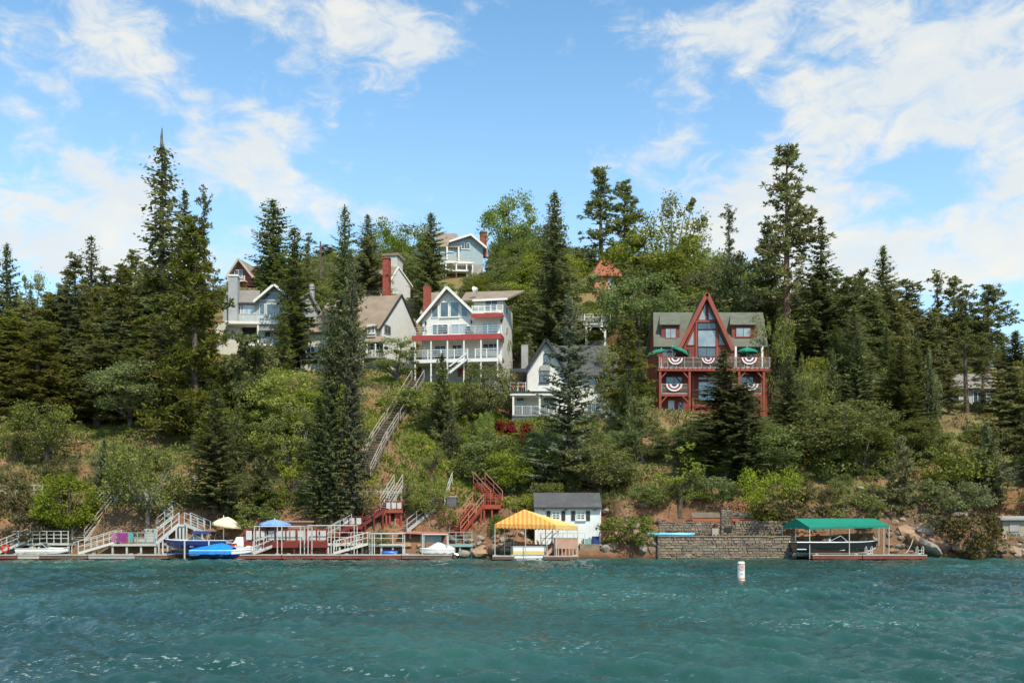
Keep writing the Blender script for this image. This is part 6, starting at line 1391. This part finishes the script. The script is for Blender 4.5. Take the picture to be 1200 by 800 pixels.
# fir / pine / broadleaf trees: kind, column, top row, foot row, crown width, distance (None: from the foot row), label
TR = [
 ('fir1',   8, 282, 0, 44, 118, 'dark fir at the very edge of the photo above the white path rail'),
 ('firn', 107, 274, 0, 36, 125, 'slim dark fir standing a little above the dense pines near the photo edge'),
 ('pine2', 88, 300, 0, 62, 120, 'bushy dark pine beside the slim fir, flat topped and dense'),
 ('pine4', 60, 345, 0, 60, 112, 'olive green pine in the dense stand above the leaning small oak'),
 ('pine1',154, 293, 0, 34, 138, 'thin round topped pine seen against the sky between two darker trees'),
 ('pine4',135, 335, 0, 66, 118, 'wide olive pine in front of the thin round topped one'),
 ('pine4',168, 350, 0, 58, 114, 'lower olive green pine at the foot of the tallest fir'),
 ('oaks',  42, 315, 0, 40, 130, 'bare branched grey oak against the sky beside the edge fir'),
 ('firn', 190, 168, 0, 72, 116, 'tallest fir of the hillside with a dead spike for a top'),
 ('fir3', 216, 220, 0, 56, 122, 'tall dark fir directly behind the tallest one'),
 ('pinedark3',238, 218, 0, 40, 124, 'thin topped pine with sparse tufts behind the big bushy pine'),
 ('pinebig',228, 252, 528, 92, None, 'big bushy pine with a thick trunk beside the blue grey house'),
 ('oakg',152, 420, 0, 88, 103, 'wide grey green oak on the bank beyond the pebbly red clearing'),
 ('oakg3',186, 440, 0, 70, 104, 'grey green oak between the wide one and the big bushy pine'),
 ('oak3',  55, 466, 545, 72, None, 'small oak with a leaning stem on the red clearing'),
 ('firy', 122, 512, 586, 34, None, 'small blue green fir above the light wooden stairs'),
 ('coneb', 78, 554, 620, 72, None, 'round bright green tree behind the pier with the white rail'),
 ('oakg3',174, 512, 622, 92, None, 'scraggly oak with a crooked trunk beside the grey zigzag stairs'),
 ('fir1', 252, 452, 602, 58, None, 'dark green fir low on the bank behind the blue striped runabout'),
 ('pinek',290, 394, 527, 62, None, 'pine with a bent bare trunk and a round head under the blue grey house'),
 ('lime2',328, 432, 530, 74, 100, 'round green tree beside the bent pine'),
 ('lime1',262, 415, 0, 66, 110, 'light green tree under the deck of the blue grey house'),
 ('oak2', 345, 470, 560, 62, None, 'soft green oak beside the huge twin firs'),
 ('young',340, 505, 592, 34, None, 'spindly young tree with pale leaves above the blue umbrella'),
 ('young',286, 572, 618, 26, None, 'young bright conifer like tree beside the cream umbrella'),
 ('firy', 305, 530, 600, 42, None, 'small fir on the bank above the cream umbrella'),
 ('fir2', 320, 232, 0, 54, 138, 'tall fir behind the blue grey house, its top against the clouds'),
 ('firn', 345, 264, 0, 52, 121, 'broad fir overlapping the gable of the blue grey house'),
 ('firn', 332, 352, 0, 26, 114, 'narrow low fir in front of the blue grey house'),
 ('pinedark3',362, 272, 0, 36, 140, 'loose crowned pine behind the broad fir by the utility pole'),
 ('fir1', 404, 238, 0, 44, 116, 'tall fir rising between the two chalets'),
 ('fir2', 388, 342, 612, 36, None, 'pale tipped fir of the huge twin firs by the red stairs'),
 ('firb2',413, 300, 612, 38, None, 'darker and taller fir of the huge twin firs by the red stairs'),
 ('fir2', 373, 462, 608, 32, None, 'lower fir leaning in beside the huge twin firs'),
 ('fir3', 431, 250, 0, 44, 150, 'fir behind the chalet with the tall red chimney'),
 ('firb', 505, 247, 0, 46, 140, 'dark blue fir standing behind the white house with red decks'),
 ('firy', 518, 412, 548, 46, 100, 'blue fir on the grassy slope beside the long stairs'),
 ('lime1',465, 392, 455, 46, 112, 'bright green tree hiding the corner of the tan roofed chalet'),
 ('lime2', 570, 420, 520, 54, 104, 'pale green oak below the white house with red decks'),
 ('oak2',547, 446, 505, 36, 105, 'light green small oak between the blue fir and the pale oak'),
 ('young',594, 395, 460, 14, 111, 'slim cypress like tree at the corner of the white house with red decks'),
 ('firb', 650, 222, 0, 58, 124, 'tall dark fir behind the carport'),
 ('firw', 667, 343, 576, 76, None, 'big grey green fir with open tiers in front of the white gabled house'),
 ('pine2',735, 376, 0, 62, 103, 'green pine beside the white gabled house'),
 ('pinefeather',704, 198, 0, 50, 176, 'tall thin crowned pine on the crest above the red roofed house'),
 ('pinedark1',732, 213, 0, 44, 178, 'dark tufted pine on the crest beside the tall thin crowned one'),
 ('oak1', 598, 226, 0, 62, 172, 'round grey green oak on the crest beside the blue hilltop house'),
 ('oaks', 790, 226, 0, 68, 160, 'silvery open oak on the crest above the big yellow green tree'),
 ('lime2',765, 264, 0, 112, 140, 'biggest yellow green tree, behind the red roofed house'),
 ('oaks', 640, 262, 0, 60, 165, 'thin grey oak behind the tall dark fir of the carport'),
 ('oak1', 750, 322, 0, 92, 124, 'broad green oak between the carport and the red chalet'),
 ('oak2', 690, 318, 0, 62, 134, 'dark green oak directly above the carport'),
 ('oak1', 724, 400, 0, 50, 112, 'leafy oak between the carport and the red chalet decks'),
 ('pinedark3',853, 240, 0, 42, 142, 'bare limbed pine with few tufts above the red chalet'),
 ('fir1', 850, 312, 0, 44, 128, 'dark fir directly behind the roof of the red chalet'),
 ('oakg', 872, 292, 0, 74, 126, 'pale green oak behind the green roof of the red chalet'),
 ('pinetall',922, 170, 0, 96, 118, 'tallest pine beside the red chalet with its bare reddish trunk'),
 ('pine2',900, 262, 0, 52, 124, 'dense dark pine between the red chalet and the tallest pine'),
 ('fir3', 962, 252, 0, 62, 116, 'wide dark fir beside the tallest pine'),
 ('oakg3',905, 360, 455, 44, 112, 'grey green oak at the corner of the red chalet'),
 ('fir1',1000, 356, 0, 50, 106, 'light green fir below the skyline next to the wide dark one'),
 ('pinedark1',1012, 318, 0, 54, 128, 'dark round headed pine on the skyline beyond the light green fir'),
 ('fir1',1035, 285, 0, 46, 130, 'pointed dark fir breaking the skyline beyond the green boat canopy'),
 ('pinedark',1024, 345, 0, 58, 116, 'mid green bushy pine under the pointed dark fir'),
 ('pine4',1062, 330, 0, 70, 122, 'olive green pine beyond the hidden grey roof'),
 ('pine3',1097, 316, 0, 46, 130, 'thin pine with sparse tufts above the grey house in the trees'),
 ('pine2',1118, 325, 0, 50, 129, 'olive pine above the flag on the grey house'),
 ('pine3',1133, 332, 548, 54, 108, 'pine with a long straight bare trunk in front of the grey house'),
 ('pinedark1',1158, 334, 0, 60, 127, 'dark tufted pine beyond the grey house in the trees'),
 ('fir1',1190, 385, 0, 58, 108, 'dark fir at the edge of the photo above the small shed'),
 ('fir1',1056, 395, 525, 52, 97, 'dark fir in front of the hidden grey roof'),
 ('firb', 925, 408, 515, 44, 97, 'blue green fir just beside the red chalet deck'),
 ('fir3', 848, 408, 592, 84, 92, 'big dark fir in front of the red chalet'),
 ('fir2', 872, 445, 588, 60, 91, 'second fir grown into the big dark one below the red chalet'),
 ('oak1', 985, 462, 585, 112, 93, 'wide grey oak with a forked trunk above the green boat canopy'),
 ('oakg', 1012, 492, 590, 70, 92, 'lower spreading half of the grey oaks above the green boat canopy'),
 ('oakg',1072, 488, 560, 60, 95, 'grey green oak in front of the dark fir by the bare slope'),
 ('pinelow',1057, 512, 602, 46, None, 'young bushy pine on the bare red slope'),
 ('firy',1156, 492, 598, 52, None, 'young fir with a bare stem above the olive bush'),
 ('pine4',1185, 430, 0, 60, 98, 'green pine at the edge of the photo below the grey house'),
 ('lime3',900, 542, 622, 66, 84, 'bright green tree hanging over the stone terrace'),
 ('oakg',702, 518, 592, 84, 88, 'pale leaved oak above the small white boathouse'),
 ('oak2', 752, 500, 570, 60, 94, 'leafy oak beside the brick chimney post below the red chalet'),
 ('young',796, 515, 600, 46, None, 'slender young oak on the red slope above the stone terrace'),
 ('oak3', 498, 552, 612, 44, None, 'small spreading oak between the two lower stairs'),
 ('lime1',488, 566, 604, 30, None, 'yellow green small tree between the red tower and the small spreading oak'),
 ('pine1', 20, 400, 0, 50, 106, 'pine beside the edge fir hanging over the white path rail'),
 ('oak1', 605, 505, 560, 70, 96, 'oak with round head below the white gabled house'),
 ('oakg3',640, 505, 570, 60, 92, 'pale oak at the foot of the big grey green fir'),
 ('oak3', 470, 255, 0, 60, 168, 'dark round oak on the crest beside the chalet with the red chimney'),
 ('oak1', 450, 268, 0, 50, 176, 'grey green oak on the crest beyond the chalet with the red chimney'),
 ('pine3',1150, 405, 0, 44, 108, 'open pine in front of the flag end of the grey house'),
 ('pine2',1112, 430, 0, 34, 107, 'narrow pine in front of the turquoise parasol end of the grey house'),
 ('pinelow',1176, 448, 0, 40, 106, 'low bushy pine at the foot of the dark tufted pine'),
 ('young',478, 520, 580, 30, None, 'thin young tree between the long stairs and the blue fir'),
 ('young',505, 500, 570, 28, None, 'slender pale tree just before the blue fir'),
 ('young',560, 520, 575, 30, None, 'slender tree above the head of the red stairs'),
 ('young',310, 478, 560, 34, None, 'tall slim pale tree beneath the bent pine'),
 ('young',768, 560, 605, 26, None, 'slim sapling on the red slope beneath the brick pillar'),
 ('firy',272, 560, 612, 30, None, 'small fir beside the cream parasol on the bank'),
 ('young',825, 565, 605, 24, None, 'sapling beside the orange brown shelter'),
 ('pine4',620, 392, 470, 22, 116, 'small pine between the two white houses'),
]
for (k, px, top, base, wp, Y, lab) in TR:
    t_ = tree(k, px, top, base, wp, lab, None, Y)
    if lab.startswith('tallest fir'): MB().tube([(0,0,19.2),(.03,0,20.6),(.0,0,21.3)], [.10,.06,.02], 6).build('dead_top', BARKG, t_)
# ------------------------------------------------------------------ fill: woods behind and between, one label per patch
def fill(n, x0, x1, Y0, Y1, kinds, h0, h1, label, group, wf=(.28,.40), seed=1, lowrow=None):
    r = random.Random(seed); k = 0; tries = 0; pts = []
    while k < n and tries < n*60:
        tries += 1
        px = r.uniform(x0, x1); Y = r.uniform(Y0, Y1); X = wx(px, Y); z = gz(X, Y); h = r.uniform(h0, h1); wd = h*r.uniform(*wf)
        hw = wd/2/Y*F; top = row_of(X, Y, z + h)
        if lowrow and top < lowrow(px) - r.uniform(0, 14):
            h2 = h*.6; top2 = row_of(X, Y, z + h2)
            if top2 < lowrow(px): continue
            h = h2; top = top2; wd *= .75
        if not clear(px, top, Y, hw, row_of(X, Y, z)): continue
        if any(abs(X-a)+abs(Y-b) < wd*.55 for a, b in pts): continue
        pts.append((X, Y)); kk = r.choice(kinds); mark(plant(kk, X, Y, h, wd, label, group, rz=r.uniform(0, 6.28)), px, (top + row_of(X, Y, z))/2, LOOK[kk], 'tall' if h > (h0+h1)/2 + (h1-h0)*.18 else 'short' if h < (h0+h1)/2 - (h1-h0)*.18 else 'middling', group); k += 1
sky_row = lambda px: float(np.interp(px, [0,40,130,190,240,262,300,330,420,500,575,600,680,720,790,840,880,960,1010,1060,1120,1170,1200], [345,335,318,300,320,350,300,300,268,292,318,262,300,300,290,300,300,320,335,345,352,372,395]))
fill(60, -60, 250, 112, 165, ['pine4','pinedark','pinedark','fir1','pine4','fir3'], 12, 19, 'one of the dark conifers packed into the dense wood beyond the big bushy pine', 'dense wood of conifers', seed=2, lowrow=sky_row)
fill(30, -60, 225, 103, 114, ['pine4','pinedark','pine4','pine2','fir3'], 8, 13, 'mixed low tree along the lower edge of the dense wood', 'trees along the lower edge of the dense wood', (.5,.75), 3, sky_row)
fill(60, 930, 1290, 112, 160, ['pine4','pinedark','fir1','pine2','oakg'], 10, 16, 'one of the conifers packed behind the grey house in the trees', 'wood around the grey house', (.34,.5), seed=4, lowrow=sky_row)
fill(20, 905, 1270, 103, 112, ['oakg','lime2','oak2','young','oak1','firy'], 4, 6.5, 'low tree on the slope between the red chalet and the photo edge', 'trees on the slope beside the red chalet', (.5,.8), 5, sky_row)
fill(14, 905, 1100, 96, 110, ['firy','fir1','firb','fir2'], 6, 10, '', 'slender firs on the slope behind the green canopy', (.22,.30), 25, sky_row)
fill(14, 1140, 1260, 88, 106, ['pine4','fir1','pinelow','firb'], 6, 11, '', 'conifers running down towards the small shed', (.28,.38), 26, sky_row)
fill(10, 690, 905, 92, 106, ['firy','fir1','firb'], 5, 8, '', 'slender firs below the red chalet', (.22,.30), 27, sky_row)
fill(8, 250, 370, 92, 108, ['firy','fir1','pinelow'], 4.5, 8, '', 'slender firs above the parasols', (.24,.32), 28, sky_row)
fill(8, 480, 640, 92, 104, ['firy','young','lime2','young'], 3.5, 6, '', 'slim trees above the red stairs', (.26,.36), 29, sky_row)
fill(46, 370, 610, 128, 200, ['lime2','oak1','lime1','oakg','oak2'], 4, 7.5, 'yellow green oak in the thicket behind the chalets', 'oak thicket behind the chalets', (.9,1.2), 6, sky_row)
fill(80, 570, 930, 120, 200, ['lime2','oak1','lime1','oakg','oak2','oak1'], 4.5, 8.5, 'green oak in the thicket around the red roofed house', 'oak thicket around the red roofed house', (.9,1.2), 7, sky_row)
fill(34, 180, 400, 140, 200, ['lime2','oak1','fir1','oakg','pinedark'], 4, 8, 'tree on the crest behind the blue grey house', 'trees on the crest behind the blue grey house', (.7,1.0), 8, sky_row)
fill(20, 255, 420, 98, 118, ['lime2','young','oak2','lime1','young'], 4, 6.5, 'green oak just below the two chalets', 'oaks just below the two chalets', (.9,1.15), 9)
fill(30, 720, 905, 91, 108, ['oak1','lime1','young','oak2','lime2'], 3.5, 5.5, 'small oak below the decks of the red chalet', 'oaks below the red chalet', (.8,1.1), 10)
fill(18, 575, 730, 90, 105, ['oak1','lime2','young','oak2','lime1'], 3.2, 5, 'small oak below the white gabled house', 'oaks below the white gabled house', (.9,1.2), 11)
# ------------------------------------------------------------------ single bushes
BU = [(735,602,640,60,'bush1','dark green bush beside the small white boathouse'),(1140,598,652,66,'bush1d','big olive brown bush on the shore rocks near the small shed'),
 (603,492,522,46,'bush1r','dark red maple bush below the white gabled house'),(346,452,492,22,'bush2r','red leaved bush between the twin firs and the bent pine'),
 (686,612,632,30,'bush2p','pink flowering bush in front of the boathouse wall'),(584,600,628,22,'bush1','green bush between the red stairs and the yellow canopy'),
 (610,578,606,46,'bush1l','low green bush just behind the yellow canopy'),(528,588,618,26,'bush3g','pale bush in front of the grey retaining box'),
 (930,568,612,80,'bush2d','broad dry olive bush above the green boat canopy'),(1005,575,612,60,'bush1g','grey green bush behind the green boat canopy'),
 (1112,560,600,64,'bush1','dark green bush on the upper part of the bare slope'),(1120,530,570,70,'bush2l','yellow green bush below the grey house'),
 (10,560,600,50,'bush2d','brown green bush beside the white path rail'),(30,600,640,60,'bush2d','dry bush on the bank by the first pier'),
 (300,590,625,46,'bush1','green bush behind the cream umbrella'),(440,620,640,30,'bush2g','pale shrub under the red stair'),(580,540,575,60,'bush1g','grey green bush above the red stairs'),
 (555,520,560,60,'bush2l','light bush under the pale oak'),(500,478,505,36,'bush1l','grass green bush beside the long stairs'),(470,455,480,60,'bush2l','bright low bush at the top of the grassy slope'),
 (620,400,430,22,'bush1','dark bush against the wall of the white house'),(1095,590,620,40,'bush3g','thin shrub over the tumbled boulders')]
for (px, top, base, wp, k, lab) in BU: tree(k, px, top, base, wp, lab, None, None)
def bushes(n, x0, x1, y0, y1, kinds, label, group, seed, size=(1.2, 2.6)):
    r = random.Random(seed); got = 0
    for _ in range(n*8):
        if got >= n: break
        px = r.uniform(x0, x1); py = r.uniform(y0, y1); Y = hit(px, py)
        if Y >= 199: continue
        X = wx(px, Y); h = r.uniform(*size)*r.uniform(.6, 1); wd = h*r.uniform(1.1, 1.7)
        if not clear(px, row_of(X, Y, gz(X, Y)+h), Y, wd/2/Y*F, py): continue
        kk = r.choice(kinds); mark(plant(kk, X, Y, h, wd, label, group, rz=r.uniform(0, 6.28)), px, py, LOOK[kk], 'big' if h > size[1]*.62 else 'small', group); got += 1
bushes(24, -20, 255, 480, 615, ['bush1d','bush2d','bush1','bush3g','bush2g'], 'low brush on the red bank beneath the dense wood', 'brush beneath the dense wood', 1)
bushes(26, 255, 480, 455, 600, ['bush1','bush2l','bush2g','bush3','bush1g'], 'low bush on the bank around the huge twin firs', 'bushes around the twin firs', 2)
bushes(20, 480, 640, 460, 600, ['bush1l','bush2l','bush2g','bush3','bush1g','bush1'], 'low bush on the slope between the long stairs and the red stairs', 'bushes between the long stairs and the red stairs', 3)
bushes(30, 620, 930, 500, 600, ['bush1','bush2g','bush3','bush1g','bush2'], 'low bush on the slope under the red chalet', 'bushes under the red chalet', 4)
bushes(30, 930, 1230, 480, 600, ['bush1d','bush2g','bush3','bush1g','bush2','bush2d'], 'low bush on the slope behind the green canopy', 'bushes behind the green canopy', 5)
bushes(34, 755, 915, 486, 525, ['bush1l','bush2g','bush1','bush3','bush2l'], 'leafy bush at the very foot of the red chalet', 'bushes at the foot of the red chalet', 16, (1.5, 3.2))
bushes(26, 925, 1215, 470, 560, ['bush1l','bush2g','bush1','bush3','bush2l'], 'leafy bush under the trees around the grey house', 'bushes under the trees around the grey house', 17, (1.5, 3.0))
bushes(36, 380, 930, 320, 400, ['bush1l','bush2g','bush3','bush1','bush2l'], 'bush in the thicket between the upper houses', 'bushes between the upper houses', 6, (2, 3.6))
# ------------------------------------------------------------------ ground cover that nobody could count
def cover(name, n, box, sz, m, label, seed, up=.8, mask=.45, frq=4.):
    r = np.random.default_rng(seed); x0, x1, y0, y1 = box
    X = r.uniform(x0, x1, n); Y = r.uniform(y0, y1, n)
    k = (vnoise(X/frq, Y/frq, seed) + .35*vnoise(X/1.3, Y/1.3, seed+1)) > mask; X = X[k]; Y = Y[k]; Z = ground(X, Y)
    k = Z > .5; X = X[k]; Y = Y[k]; Z = Z[k]; n = len(X)
    ax = unit(np.stack([r.normal(0,.5,n), r.normal(0,.5,n), np.full(n, up)], 1)); s = sz*r.uniform(.5, 1.4, n)
    bb = unit(np.cross(ax, r.normal(0, 1, (n, 3))))
    V, Fq = quads(np.stack([X, Y, Z], 1) + ax*s[:, None]*.45, ax*s[:, None]*.6, bb*s[:, None]*.22)
    tag(link(name, npmesh(name, V, Fq), m), label, kind='stuff')
cover('dry_grass', 52000, (-48, 48, 80.5, 112), .30, DRY, 'dry yellow grass on the red slopes', 5, .9, .62)
cover('undergrowth', 70000, (-60, 60, 82, 125), .40, OAK, 'leafy undergrowth on the hillside', 9, .5, .74)
cover('grass', 45000, (-22, 10, 90, 115), .36, LIME, 'bright green grass below the white house with red decks', 12, .8, .68, 6.)


cover('weeds', 70000, (-60, 60, 84, 120), .36, GREYL, 'grey green weeds on the hillside', 15, .6, .66, 3.)
LITTER = foliage_mat('fallen leaves', (.075,.045,.022), (.17,.10,.05), (.30,.20,.11), .1)
cover('fallen_leaves', 60000, (-60, 60, 80, 112), .16, LITTER, 'brown leaf litter and pine needles on the bank', 22, .15, .45, 2.)
name_sorted()
